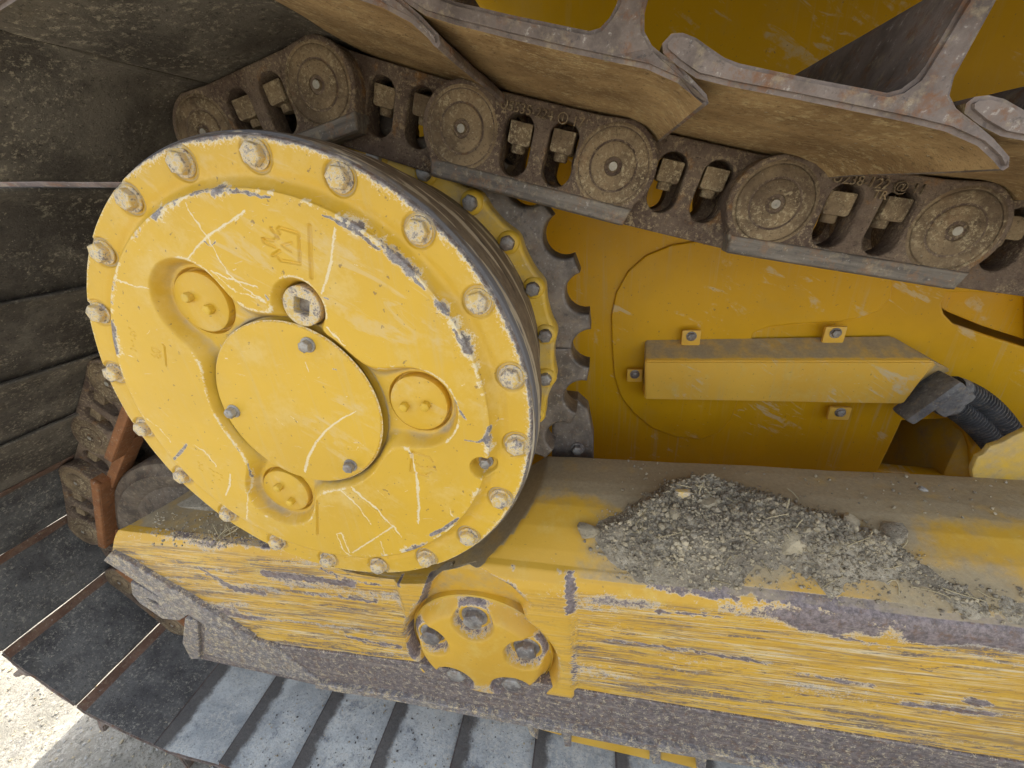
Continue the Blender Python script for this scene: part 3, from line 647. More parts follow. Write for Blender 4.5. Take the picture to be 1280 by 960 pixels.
v = np.stack([CX + x2, 0.999 - hv, CZ + z2], 1)
part("hub_cover", v, grid_faces(nt2, nr2, True), M['paint'], fd, {"scr": s2, "chip": c2}, smooth=None)
hc = [c for c in fd.children if c.name == "hub_cover"][0]
for q in ((383, 432), (290, 515), (437, 583)):
    p = at(*q, 0.985); place("cover_bolt", CB, hc, (p[0], 0.994, p[2]), roty(random.random()))
# planet covers
pb = (((230, 373), (257, 388)), ((503, 511), (530, 510)), ((345, 612), (361, 630)))
for c, bb in zip(PC, pb):
    v, f = lathe([(0.0, 1.012), (0.088, 1.012), (0.0915, 1.014), (0.0935, 1.02), (0.0935, 1.05)], 72, (CX + c[0], CZ + c[1]))
    pc_ = part("planet_cover", v, f, M['paint'], fd, smooth=35)
    for q in bb:
        p = at(*q, 0.992); place("planet_bolt", SB, pc_, (p[0], 1.013, p[2]), roty(random.random()))
# filler plug with a square socket
pc = (CX + PLUG[0], CZ + PLUG[1])
sq = [(pc[0] + 0.031 * math.cos(math.radians(30 + a)), pc[1] + 0.031 * math.sin(math.radians(30 + a))) for a in (0, 80, 90, 170, 180, 260, 270, 350)]
v, f = plate([arc(*pc, 0.059, 0, 355, 47), sq], 0.992, 1.03, 0.004, 2)
fp = part("filler_plug", v, f, M['paint_bolt'], fd)
v, f = lathe([(0.0, 1.02), (0.04, 1.02)], 24, pc); part("plug_socket", v, f, M['bolt'], fp)
place("recessed_bolt", CB, fd, (CX + HB[0], YF + 0.014, CZ + HB[1]))
# sprocket hub ring and bolts
def boss_ring():
    o = []
    for i in range(400):
        a = 360 * i / 400; d = ((a - 4.9 + 7.2) % 14.4) - 7.2
        rr = 0.776 + 0.017 * math.exp(-(d / 3.2) ** 2); o.append((CX + rr * math.cos(math.radians(a)), CZ + rr * math.sin(math.radians(a))))
    return o
v, f = plate([boss_ring(), arc(CX, CZ, 0.6, 0, 357, 100)], 1.53, 1.64, 0.014, 2)
nzv = fbm(v[:, 0] * 12, v[:, 2] * 12, 3)
sr = part("sprocket_ring", v, f, M['paint_dusty'], fd, {"dust": (nzv - .5) * .8 + .08, "scr": np.clip((fbm(v[:, 0] * 25, v[:, 2] * 25, 2) - .4) * 2, 0, .55)}, smooth=40)
for i in range(25):
    a_ = math.radians(4.9 + 14.4 * i); c_ = (CX + 0.75 * math.cos(a_), CZ + 0.75 * math.sin(a_))
    if not -60 < (4.9 + 14.4 * i + 180) % 360 - 180 < 100: continue
    v, f = lathe([(0.026, 1.517), (0.036, 1.519), (0.041, 1.526), (0.045, 1.54)], 28, c_); 
    bs = part("bolt_boss", v, f, M['paint_dusty'], fd, {"dust": np.full(len(v), -.1)}, smooth=50)
    place("sprocket_bolt", PB, bs, (c_[0], 1.53, c_[1]), roty(random.random()))
# sprocket segments, five of five teeth
for sgm in range(5):
    a0 = -1.7 + 72 * sgm + 0.35; a1 = a0 + 72 - 0.7
    out = []
    n5 = 5
    # start in the middle of a gap
    for k in range(n5 + 1):
        ga = -1.7 + 72 * sgm + 14.4 * k; gc = (CX + 0.925 * math.cos(math.radians(ga)), CZ + 0.925 * math.sin(math.radians(ga)))
        lo, hi = (ga + 180 + 72, ga + 180 - 72)
        s0, s1 = (180 if k == 0 else 72), (180 if k == n5 else -72)
        b0 = ga + 180 + (0 if k == 0 else 86); b1_ = ga + 180 - (0 if k == n5 else 86)
        # arc through the bottom of the gap, from lower-angle side to higher-angle side
        pts = arc(*gc, 0.083, ga + 180 + (86 if k > 0 else 2), ga + 180 - (86 if k < n5 else 2), 12)
        out += pts
    inner = arc(CX, CZ, 0.70, a1, a0, 24)
    v, f = plate([out + inner], 1.605, 1.735, 0.012, 2)
    part("sprocket_segment", v, f, M['tooth'], fd, smooth=40)

# ------------------------------------------------------------------ crawler track
trk = empty("crawler_track", (-0.6, 1.67, -GZ), "muddy steel crawler track wrapped over the sprocket, shoes with worn grousers", "crawler track")
YC = 1.67
def link_outline():
    o = [(-0.075, -0.152), (0.553, -0.152)]
    o += [(0.572, -0.10)] + arc(0.478, 0.0, 0.128, -42, 80, 14)
    o += [(0.40, 0.118), (0.08, 0.118)]
    o += arc(0.0, 0.0, 0.128, 100, 222, 14) + [(-0.094, -0.10)]
    return o
def slot_o(s0, s1, n0, n1):
    r = (s1 - s0) / 2; mx = (s0 + s1) / 2
    return arc(mx, n0 + r, r, 180, 360, 10) + arc(mx, n1 - r * .45, r, 15, 165, 8)
def link_mesh(name, ya, yb, mats, pitch=0.478):
    v, f = plate([link_outline(), slot_o(0.130, 0.222, -0.094, 0.055), slot_o(0.268, 0.36, -0.094, 0.06)], ya, yb, 0.007, 2)
    # rail faces
    idx = []
    for fc in f:
        c = np.mean([v[i] for i in fc], 0); nmax = max(v[i][2] for i in fc)
        idx.append(1 if nmax < -0.094 else 0)
    return mesh_of(name, v * S, f, mats, idx, 35)
def rail_cap(y0, y1):
    pass
LO = link_mesh("outer_link", 1.41 - YC, 1.50 - YC, [M['link'], M['rail']])
LI = link_mesh("inner_link", 1.475 - YC, 1.575 - YC, [M['link'], M['link']])
LOr = LO.copy(); LOr.materials[1] = M['rail_rust']; LIr = LI.copy(); LIr.materials[1] = M['rail_rust']
LOf = link_mesh("far_outer_link", 1.84 - YC, 1.93 - YC, [M['link'], M['rail']]); LIf = link_mesh("far_inner_link", 1.765 - YC, 1.865 - YC, [M['link'], M['rail']])
# wear strip along the rail of outer links (polished facet standing slightly proud)
v, f = plate([[(-0.082, -0.150), (0.56, -0.150), (0.572, -0.098), (-0.088, -0.098)]], 1.403 - YC, 1.43 - YC, 0.010, 3); RS = mesh_of("rail_strip", v * S, f, M['rail'], None, 35)
RSr = RS.copy(); RSr.materials[0] = M['rail_rust']
def pin_mesh():
    pr = [(0.0, -0.003), (0.012, -0.003), (0.014, 0.002), (0.017, 0.010), (0.024, 0.010), (0.027, 0.001), (0.058, 0.0), (0.064, 0.003), (0.066, 0.009), (0.069, 0.0075), (0.073, 0.0045), (0.098, 0.004), (0.101, 0.006), (0.104, 0.006), (0.107, 0.004), (0.113, 0.006), (0.115, 0.02)]
    v, f = lathe([(a, b - 0.006) for a, b in pr], 64, (0, 0))
    idx = []
    for fc in f:
        r_ = max(np.hypot(v[i][0], v[i][2]) for i in fc); idx.append(1 if r_ < 0.0125 else 0)
    return mesh_of("link_pin", v * S, f, [M['pin'], M['plug']], idx, 40)
PIN = pin_mesh()
def nut_mesh():
    v, f = extrude([(-.035, -.006), (-.028, -.012), (.028, -.012), (.035, -.006), (.035, .05), (-.035, .05)], -.04, .04, 0.017)
    v2, f2 = lathe([(0.0, 0), (0.019, 0), (0.022, 0.004), (0.022, 0.03)], 16, (0, 0))
    v2 = np.stack([v2[:, 0], v2[:, 2], v2[:, 1] - .034], 1)
    f2 = [list(q + len(v))[::-1] for q in f2]
    return mesh_of("shoe_nut", np.vstack([v, v2]) * S, [list(q) for q in f] + f2, M['pin'], None, 40)
NUT = nut_mesh()
v, f = lathe([(0.045, 1.5 - YC), (0.062, 1.5 - YC), (0.062, 1.84 - YC), (0.045, 1.84 - YC)], 28, (0, 0)); BUSH = mesh_of("bushing", v * S, f, M['tooth'], None, 40)

SHOE_FULL = [(0.016, 0.163), (0.022, 0.151), (0.05, 0.138), (0.085, 0.127), (0.14, 0.125), (0.24, 0.125), (0.34, 0.125), (0.42, 0.126), (0.48, 0.126), (0.535, 0.117), (0.568, 0.103), (0.583, 0.094),
          (0.590, 0.093), (0.594, 0.099), (0.587, 0.112), (0.55, 0.131), (0.52, 0.143), (0.495, 0.151), (0.476, 0.157), (0.456, 0.169), (0.447, 0.19), (0.443, 0.30), (0.437, 0.315), (0.411, 0.315), (0.405, 0.30),
          (0.402, 0.195), (0.397, 0.178), (0.386, 0.163), (0.37, 0.156), (0.24, 0.154), (0.14, 0.154), (0.115, 0.156), (0.09, 0.164), (0.063, 0.174), (0.04, 0.177), (0.023, 0.173)]
def shoe_mesh(name, inner, edge, lip, seed, trim=False, TR=0.065):
    SHOE_P = SHOE_FULL if not trim else [(TR - .012, 0.146), (TR - .004, 0.134)] + [(max(a_, TR + .005 + .004 * k_), b_) for k_, (a_, b_) in enumerate(SHOE_FULL[3:4])] + SHOE_FULL[4:31] + [(TR + .02, 0.159), (TR - .006, 0.160)]
    LIPS = (11, 12, 13) if not trim else (8, 9, 10, 11, 12, 0, 30, 31)
    bm = bmesh.new(); rr = random.Random(seed); n = len(SHOE_P); ny = 41
    y0, y1 = 0.86 - YC, 2.48 - YC
    rings = []
    for j in range(ny):
        y = y0 + (y1 - y0) * j / (ny - 1)
        ring = []
        for i, (s, q) in enumerate(SHOE_P):
            w = (vnoise(np.array([y * 9 + seed * 7.1]), np.array([i * 0.35 + seed]))[0] - .5)
            ring.append(bm.verts.new((s + w * 0.004, y + (rr.random() - .5) * (0.004 if j == 0 else 0), q + w * 0.006)))
        rings.append(ring)
    li = {11, 12, 13}
    for a, b in zip(rings, rings[1:]):
        for i in range(n):
            k = (i + 1) % n
            fc = bm.faces.new((a[i], b[i], b[k], a[k]))
            fc.material_index = 2 if i in LIPS else (0 if i < (11 if not trim else 9) else 1)
    c0 = bm.faces.new(rings[0]); c0.material_index = 1
    c1 = bm.faces.new(rings[-1][::-1]); c1.material_index = 1
    bmesh.ops.recalc_face_normals(bm, faces=bm.faces)
    bmesh.ops.bevel(bm, geom=list(c0.edges), offset=0.007, segments=2, affect='EDGES', material=1)
    bmesh.ops.triangulate(bm, faces=[q for q in bm.faces if len(q.verts) > 4])
    for q in bm.verts: q.co *= S
    me = bpy.data.meshes.new(name); bm.to_mesh(me); bm.free()
    for mt in (inner, edge, lip): me.materials.append(mt)
    me.polygons.foreach_set("use_smooth", np.ones(len(me.polygons), bool)); me.set_sharp_from_angle(angle=math.radians(35)); me.update()
    return me
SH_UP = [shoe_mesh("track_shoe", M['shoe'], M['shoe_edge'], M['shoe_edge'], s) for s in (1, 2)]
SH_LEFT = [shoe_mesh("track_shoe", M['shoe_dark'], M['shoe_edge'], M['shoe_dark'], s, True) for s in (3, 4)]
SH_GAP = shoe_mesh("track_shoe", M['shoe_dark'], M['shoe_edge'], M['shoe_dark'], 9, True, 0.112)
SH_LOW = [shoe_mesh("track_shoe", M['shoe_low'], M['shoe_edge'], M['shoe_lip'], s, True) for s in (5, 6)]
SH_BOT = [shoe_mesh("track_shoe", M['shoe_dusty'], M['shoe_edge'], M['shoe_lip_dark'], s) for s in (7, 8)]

# pin path
A = np.array([-0.421, 0.196]); up = [A, np.array([0.035, 0.054]), np.array([0.495, -0.082]), np.array([0.974, -0.186])]
for dz in (-0.088, -0.075, -0.06, -0.05): up.append(up[-1] + np.array([math.sqrt(0.478 ** 2 - dz ** 2), dz]))
Rp = 0.935; IC = np.array([-2.41, -2.02]); RI = 0.93
dense = []
a_s = math.atan2(A[1] - CZ, A[0] - CX)
for a_ in np.linspace(a_s, math.radians(135), 400): dense.append((CX + Rp * math.cos(a_), CZ + Rp * math.sin(a_)))
pA = np.array(dense[-1]); pB = IC + RI * np.array([math.cos(math.radians(135)), math.sin(math.radians(135))])
for t in np.linspace(0, 1, 600)[1:]: dense.append(tuple(pA + (pB - pA) * t))
for a_ in np.linspace(135, 270, 700)[1:]: dense.append(tuple(IC + RI * np.array([math.cos(math.radians(a_)), math.sin(math.radians(a_))])))
for t in np.linspace(0, 1, 1500)[1:]: dense.append((IC[0] + 5.0 * t, IC[1] - RI))
pins = [A]
for p in dense:
    if np.hypot(p[0] - pins[-1][0], p[1] - pins[-1][1]) >= 0.478: pins.append(np.array(p))
chain = up[::-1] + pins[1:]            # from the far right of the upper run, counter-clockwise, to the lower run
iA = len(up) - 1
for i in range(len(chain) - 1):
    q0, q1 = chain[i + 1], chain[i]    # q0: link origin, s runs clockwise towards q1
    d = q1 - q0; al = math.atan2(d[1], d[0])
    rot = roty(-al)
    org = (q0[0], YC, q0[1])
    outer = (i - (iA - 1)) % 2 == 0
    k = i - iA                          # <0 upper run, >=0 round the sprocket and on
    low = org[2] < -1.2
    rusty = k >= 4
    hid = org[2] < -2.8 and q0[0] > -1.2
    if not hid:
        if outer:
            o = place("track_link", LOr if rusty else LO, trk, org, rot)
            place("rail_strip", RSr if rusty else RS, o, org, rot)
            for s_ in (0, 0.478):
                p = np.array(org) + np.array([math.cos(al), 0, math.sin(al)]) * s_; place("link_pin", PIN, o, (p[0], 1.41, p[2]), roty(random.random() * 6))
            place("track_link", LOf, trk, org, rot)
        else:
            o = place("track_link", LIr if rusty else LI, trk, org, rot)
            place("track_link", LIf, trk, org, rot)
        for s_, n_0 in ((0.176, 0.006), (0.314, 0.012)):
            p = np.array(org) + np.array([math.cos(al), 0, math.sin(al)]) * s_ + np.array([-math.sin(al), 0, math.cos(al)]) * n_0
            place("shoe_nut", NUT, o, (p[0], 1.462 if outer else 1.525, p[2]), rot @ Matrix.Rotation((random.random() - .5) * .3, 4, 'Z'))
        place("bushing", BUSH, trk, org, rot)
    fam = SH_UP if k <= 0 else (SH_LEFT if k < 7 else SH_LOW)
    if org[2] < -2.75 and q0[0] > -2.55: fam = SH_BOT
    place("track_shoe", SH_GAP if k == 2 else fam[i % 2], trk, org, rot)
# cast numbers on the two upper outer links
for i, (txt, sub) in ((iA - 1, ("U5535-224 \u24d8 17", None)), (iA - 3, ("U238-122 @ 11", "TR"))):
    q0, q1 = chain[i + 1], chain[i]; d = q1 - q0; al = math.atan2(d[1], d[0])
    for body, sz, s_, n_ in ((txt, 0.036, 0.235, 0.074), (sub, 0.03, 0.25, 0.05)):
        if not body: continue
        v, f = text_mesh(body, sz * S, 0.004 * S)
        me = mesh_of("cast_number", v, f, M['pin'], None, None)
        o = [c for c in trk.children if c.name.startswith("track_link") and c.data == LO and (Vector(c.matrix_basis.translation) - (Vector(W((q0[0], YC, q0[1]))) - Vector(trk.location))).length < 1e-4][0]
        p = np.array([q0[0], 1.404, q0[1]]) + np.array([math.cos(al), 0, math.sin(al)]) * s_ + np.array([-math.sin(al), 0, math.cos(al)]) * n_
        place("cast_number", me, o, p, roty(-al))

# ------------------------------------------------------------------ idler wheel
idl = empty("idler_wheel", (IC[0], YC, IC[1] - 0.78), "dirty steel idler wheel in the frame nose, lower left", "idler wheel")
v, f = lathe([(0.0, 1.43), (0.2, 1.43), (0.24, 1.46), (0.30, 1.47), (0.34, 1.45), (0.47, 1.44), (0.50, 1.47), (0.60, 1.49), (0.63, 1.47), (0.70, 1.46), (0.72, 1.48), (0.765, 1.49), (0.78, 1.51), (0.78, 1.83), (0.765, 1.85), (0.3, 1.86)], 128, tuple(IC))
part("idler_rim", v, f, M['idler'], idl, smooth=40)

# ------------------------------------------------------------------ track frame
def shoulder(x, u):
    """u 0..1 across the shoulder from the flat top to the bend"""
    y = 1.62 - 0.44 * u; z = np.interp(-y, -np.array([1.70, 1.56, 1.49, 1.42, 1.33, 1.25, 1.19, 1.165]), np.array([-1.246, -1.246, -1.254, -1.274, -1.318, -1.370, -1.415, -1.445]))
    return y, z
def on_shoulder(px_, py_):
    us = np.linspace(-0.3, 1.15, 600); best = None
    for u in us:
        y, z = shoulder(0, u); p = at(px_, py_, y); e = abs(p[2] - z)
        if best is None or e < best[0]: best = (e, p[0], u)
    return best[1:]
hiL = np.array([on_shoulder(*q) for q in ((726, 668), (760, 648), (800, 622), (838, 598), (880, 592), (920, 606), (960, 622), (1010, 634), (1060, 648), (1100, 662), (1140, 690), (1180, 718), (1215, 738))])
loL = np.array([on_shoulder(*q) for q in ((726, 690), (760, 705), (800, 716), (850, 722), (900, 730), (960, 734), (1010, 738), (1060, 742), (1120, 748), (1180, 752), (1220, 754))])
FY = 1.15
fr = empty("track_frame", (0.0, 1.6, -2.55), "scratched yellow track roller frame with bolted pivot cap, below the drum", "track frame")
cap_c = np.array([-0.54, -1.985])
# cross-section (y, z) from the top back edge down the side face
cs = [(1.80, -1.60), (1.765, -1.262), (1.755, -1.250), (1.70, -1.246), (1.56, -1.246), (1.49, -1.254), (1.42, -1.274), (1.33, -1.318), (1.25, -1.370), (1.19, -1.415), (1.165, -1.445), (1.152, -1.48), (1.15, -1.52), (1.15, -2.19), (1.156, -2.215), (1.18, -2.225)]
ns = 330
cs = np.array(cs); L = np.r_[0, np.cumsum(np.hypot(*np.diff(cs, axis=0).T))]
tl = np.linspace(0, L[-1], ns); cy = np.interp(tl, L, cs[:, 0]); cz_ = np.interp(tl, L, cs[:, 1])
nx = 900
xs = np.concatenate([np.linspace(0, 1, 620)[:-1] * 2.0, 2.0 + np.linspace(0, 1, 281) * 4.8])   # offset from the left edge
noseA, noseB = at(140, 694, FY)[[0, 2]], at(308, 800, FY)[[0, 2]]
def xleft(z, y):
    t = (z - noseA[1]) / (noseB[1] - noseA[1]); x = noseA[0] + (noseB[0] - noseA[0]) * t
    return np.where(z > noseA[1], noseA[0] + (z - noseA[1]) * 0.75, x)
xl = xleft(cz_, cy)
Xf = xl[None, :] + (xs[:, None] / xs[-1]) * 0 + xs[:, None] * (1 + 0 * xl[None, :])
Yf = np.repeat(cy[None], nx, 0).copy(); Zf = np.repeat(cz_[None], nx, 0).copy()
xf, yf, zf = Xf.ravel(), Yf.ravel(), Zf.ravel(); tf = np.tile(tl / L[-1], nx)
face = (yf < 1.2).astype(float)
# left part of the frame is lower on top (toward the idler)
lowl = sstep(-0.75, -1.2, xf)
zf = np.where(zf > -1.47, zf * (1 - lowl) + np.minimum(zf, -1.45 - (zf + 1.47) * -0.12) * lowl, zf)
# pivot casting stands slightly proud between two seams
xs_l, xs_r = at(512, 780, FY)[0], at(716, 780, FY)[0]
cast = sstep(xs_l - .02, xs_l + .015, xf) * (1 - sstep(xs_r - .015, xs_r + .02, xf))
yf = yf - cast * 0.02 * face
# clearance cut for the drum and sprocket
Rc = 0.97
inside = np.abs(xf - CX) < Rc
zc = CZ - np.sqrt(np.clip(Rc ** 2 - (xf - CX) ** 2, 0, None))
soft = 0.03
over = inside & (zf > zc)
zf = np.where(over, zc, zf)
# pocket round the cap, open upward
dcap = np.hypot(xf - cap_c[0], zf - cap_c[1]) - 0.385
poly = P2([(550, 706), (606, 716), (640, 730), (664, 752), (640, 790), (560, 790), (522, 762), (532, 735)], FY)
dp = np.full_like(xf, 9.0); ins = np.zeros_like(xf, bool)
for i in range(len(poly)):
    a_, b_ = poly[i], poly[(i + 1) % len(poly)]
    dp = np.minimum(dp, seg_dist(xf, zf, a_, b_)[0])
    cnd = ((a_[1] > zf) != (b_[1] > zf)); xi = (b_[0] - a_[0]) * (zf - a_[1]) / (b_[1] - a_[1] + 1e-12) + a_[0]
    ins ^= cnd & (xf < xi)
dp = np.where(ins, -dp, dp)
dsd = smin(dcap, dp, 0.05)
pk = (1 - sstep(-0.035, 0.01, dsd)) * face
deep = 0.095 * pk * (1 - 0.35 * sstep(-1.75, -1.5, zf))
yf = yf + deep
# dents
yf = yf + (fbm(xf * 3, zf * 3 + 20, 3) - .45) * 0.012 * face
zf = zf + (fbm(xf * 3 + 9, yf * 3 + 20, 3) - .45) * 0.015 * (1 - face)
fchip = np.zeros_like(xf); fstr = np.zeros_like(xf); fdust = np.zeros_like(xf)
facez = face * sstep(-1.47, -1.53, zf)
capz = 1 - cast * 0.75
n1 = fbm(xf * 2.2 + 5, zf * 9 + 3, 4); n2 = fbm(xf * 7, zf * 7 + yf * 7, 4)
fstr += facez * capz * (1.1 + 0.8 * (n1 - .4)) * (1 - pk)
fchip += facez * capz * ((n1 - .40) * 1.25 + 0.08 + np.exp(-((zf + 2.12) / .06) ** 2) * -0.15)
# dark bare band along the shoulder bend, right of the casting
bend = np.exp(-((zf + 1.475 + (n2 - .45) * .08) / 0.05) ** 2) * face
fchip += bend * (sstep(0.35, 0.9, xf) * 0.75 + 0.3) * (0.5 + n2)
# bare band at the foot of the face
fchip += face * sstep(-2.05, -2.2, zf) * 0.0
# left: streaky wear over the nose half
fchip += face * sstep(-0.95, -1.3, xf) * np.clip((fbm(xf * 3 + 50, zf * 14, 4) - .4) * 3, 0, 1) * 0.5
# vertical bare strips at the casting seams
fl = []
def FL(pts, w, s): fl.append((P2(pts, FY), w * 0.0024, s))
FL([(713, 672), (711, 700), (713, 740), (712, 762)], 20, .75); FL([(716, 812), (718, 850)], 12, .7); FL([(716, 600), (718, 630), (716, 655)], 18, .7); FL([(509, 790), (516, 822)], 13, .75); FL([(500, 712), (502, 728)], 10, .8)
FL([(676, 655), (690, 640), (686, 670)], 16, .5); FL([(640, 715), (664, 690), (672, 672)], 14, .45); FL([(540, 715), (524, 764)], 12, .75); FL([(800, 722), (820, 738), (850, 740)], 24, .5); FL([(400, 712), (440, 726), (476, 732)], 7, .6)
FL([(400, 785), (450, 800), (500, 808)], 16, .6); FL([(690, 700), (700, 720)], 22, .45)
FL([(330, 716), (380, 722), (440, 730)], 22, .62); FL([(250, 710), (290, 735), (330, 742)], 16, .55); FL([(300, 770), (380, 778), (480, 795)], 14, .55); FL([(380, 742), (470, 752)], 9, .5)
FL([(690, 705), (760, 722), (830, 742), (920, 752)], 18, .6); FL([(860, 735), (1000, 757), (1150, 778), (1290, 796)], 26, .72); FL([(760, 800), (860, 812), (960, 830)], 10, .55); FL([(1000, 842), (1090, 858)], 14, .6); FL([(1130, 880), (1240, 893)], 12, .6); FL([(820, 765), (900, 772)], 8, .55); FL([(1040, 795), (1120, 812)], 8, .5); FL([(1210, 875), (1232, 880)], 22, .7); FL([(1180, 812), (1290, 836)], 10, .55)
ft_ = np.zeros_like(xf); paint_lines(xf, zf, fl, ft_, 0.25, 0.02); fchip += ft_ * face * (0.75 + 0.5 * n2)
fchip += (1 - face) * (1 - sstep(-1.25, -1.4, zf)) * -0.1
fchip += np.exp(-(dsd / 0.02) ** 2) * face * 0.35
# dust: flat top fully, shoulder in part, recess and pocket
topd = sstep(1.34, 1.56, yf + (fbm(xf * 5, yf * 5, 4) - .45) * .25) * (zf > -1.4)
fdust += topd * 0.75 + sstep(1.17, 1.26, yf) * (1 - topd) * (zf > -1.5) * (0.06 + 0.5 * np.clip((fbm(xf * 2.5 + 3, yf * 6, 4) - .38) * 3, 0, 1) * sstep(0.1, 0.5, xf))
fdust += over * 0.62 * sstep(-0.9, -0.6, xf) + pk * 0.34 * (zf > -1.8) + lowl * (1 - face) * 0.6
uf = (1.62 - yf) / 0.44
pm = sstep(-.45, .12, np.interp(xf, loL[:, 0], loL[:, 1]) + .22 - uf) * sstep(-.3, .05, uf - np.interp(xf, hiL[:, 0], hiL[:, 1]) + .1) * sstep(-.16, .05, xf) * (1 - sstep(1.5, 2.1, xf)) * (yf > 1.175)
fdust += pm * (0.1 + 0.75 * fbm(xf * 6, uf * 5 + 7, 4))
V = np.stack([xf, yf, zf], 1)
part("frame_side", V, grid_faces(nx, ns), M['paint_frame'], fr, {"chip": fchip, "streak": fstr, "dust": fdust}, smooth=None)
fs = [c for c in fr.children if c.name == "frame_side"][0]
if np.mean([p.normal.y for p in list(fs.data.polygons)[2000:200000:4001]]) > 0: fs.data.flip_normals()
v, f = box(-1.9, 4.2, 1.22, 1.8, -2.5, -1.75); part("frame_core", v, f, M['paint_frame'], fr)
# pivot cap: star with five bolt seats
nt3, nr3 = 300, 90
TH, RR = np.meshgrid(np.linspace(0, 2 * np.pi, nt3, endpoint=False), np.linspace(0, 0.345, nr3), indexing='ij'); a3, q3 = TH.ravel(), RR.ravel()
x3, z3 = q3 * np.cos(a3), q3 * np.sin(a3)
hh = 0.085 - 0.25 * q3 ** 2 - 0.06 * sstep(0.28, 0.345, q3)
cap_b = [math.radians(90 + 72 * k) for k in range(5)]
lipd = np.full_like(q3, 9.0)
for a_ in cap_b:
    d = np.hypot(x3 - 0.245 * math.cos(a_), z3 - 0.245 * math.sin(a_)); w_ = 1 - sstep(0.078, 0.105, d)
    lipd = np.minimum(lipd, np.abs(d - 0.085)); hh = hh * (1 - w_) + 0.022 * w_
    ring_ = np.exp(-((d - 0.07) / 0.006) ** 2); hh += ring_ * 0.008
c3 = np.exp(-(lipd / 0.016) ** 2) * 0.6 + sstep(0.3, 0.34, q3) * 0.35 + sstep(-0.12, -0.24, z3) * 0.5
pcap = part("pivot_cap", np.stack([cap_c[0] + x3, 1.185 - hh, cap_c[1] + z3], 1), grid_faces(nt3, nr3, True), M['paint_frame'], fr, {"chip": c3, "dust": np.where(z3 > .2, .2, 0)}, smooth=None)
for a_ in cap_b: place("cap_bolt", XB, pcap, (cap_c[0] + 0.245 * math.cos(a_), 1.166, cap_c[1] + 0.245 * math.sin(a_)), roty(random.random() * 6))
v, f = lathe([(0.345, 1.182), (0.35, 1.187), (0.35, 1.32)], 96, tuple(cap_c)); part("cap_flange", v, f, M['paint_dusty'], fr)
# lower guard: long bare plate along the foot of the frame
GY = 1.138
gp = P2([(243, 770), (305, 800), (345, 808), (500, 827), (800, 876), (1290, 957), (1900, 1058)], GY)
gb = P2([(1900, 1111), (1290, 1010), (800, 932), (640, 902), (500, 874), (395, 857), (330, 842), (245, 823), (238, 800)], GY)
v, f = plate([gp + gb], GY, GY + 0.08, 0.008, 2); part("guard_plate", v, f, M['guard'], fr, {"chip": np.full(len(v), .0)})
gbf = P2([(1900, 1103), (1290, 1003), (800, 926), (500, 869), (395, 853), (395, 859), (500, 876), (800, 934), (1290, 1012), (1900, 1113)], GY - .02)
v, f = plate([gbf], GY - .028, GY + .3, 0.005, 2); part("guard_edge", v, f, M['nose'], fr)
v, f = plate([P2([(232, 772), (248, 775), (251, 822), (240, 823), (229, 802)], GY - .01)], GY - .02, GY + .5, 0.01, 2); part("guard_end", v, f, M['nose'], fr)
v, f = plate([P2([(258, 778), (300, 792), (345, 808), (400, 850), (375, 848), (255, 815)], GY - .004)], GY - .012, GY + .03, 0.006, 2); part("guard_gusset", v, f, M['nose'], fr)
# nose plate: worn strip along the diagonal lower edge of the frame nose
v, f = plate([P2([(131, 699), (139, 690), (160, 700), (235, 745), (318, 797), (310, 806), (296, 803), (220, 757)], FY - .02)], FY - 0.03, FY + 1.0, 0.008, 2); part("nose_plate", v, f, M['nose'], fr)
v, f = plate([P2([(165, 726), (176, 731), (238, 766), (226, 774), (205, 772), (176, 752), (167, 741)], FY), P2([(184, 745), (198, 751), (203, 757), (192, 753)], FY)], FY - .01, FY + .05, 0.006, 2); part("nose_tab", v, f, M['nose'], fr)
# top strip of the nose: dirty ledge
v, f = plate([P2([(158, 668), (205, 640), (330, 640), (330, 668), (318, 668), (262, 694)], 1.3)], 1.34, 1.9, 0.02, 1); part("nose_ledge", v, f, M['soil'], fr)
# roller guard pieces under the frame
RY = 1.28
for k, (pa, nm) in enumerate((([(655, 903), (664, 920), (672, 925), (664, 905)], "roller_guard_rib"), ([(700, 908), (706, 934), (714, 934), (713, 910)], "roller_guard_rib"), ([(810, 934), (816, 956), (826, 956), (826, 937)], "roller_guard_rib"), ([(870, 945), (872, 968), (882, 968), (884, 946)], "roller_guard_rib"))):
    v, f = plate([P2(pa, RY - .05)], RY - .05, RY + .1, 0.006, 1); part(nm, v, f, M['nose'], fr)
for pa in ([(655, 890), (660, 908), (702, 920), (706, 895)], [(708, 895), (712, 927), (812, 950), (814, 915)], [(824, 915), (826, 950), (872, 962), (875, 925)]):
    v, f = plate([P2(pa, RY)], RY, RY + .1, 0.006, 1); part("roller_guard", v, f, M['paint_frame'], fr)
# small lifting lug on the shoulder, jagged lug at the far right
lg = at(853, 607, 1.48)
v, f = box(lg[0] - .03, lg[0] + .03, 1.45, 1.475, -1.32, -1.185, 0.006); part("frame_lug", v, f, M['paint_bolt'], fr)
v, f = plate([P2([(1216, 604), (1213, 586), (1220, 570), (1228, 566), (1236, 556), (1250, 552), (1262, 545), (1281, 536), (1330, 524), (1330, 604)], 1.76)], 1.75, 1.775, 0.005, 2); part("mounting_lug", v, f, M['paint_dusty'], fr, {"dust": np.full(len(v), .12)})

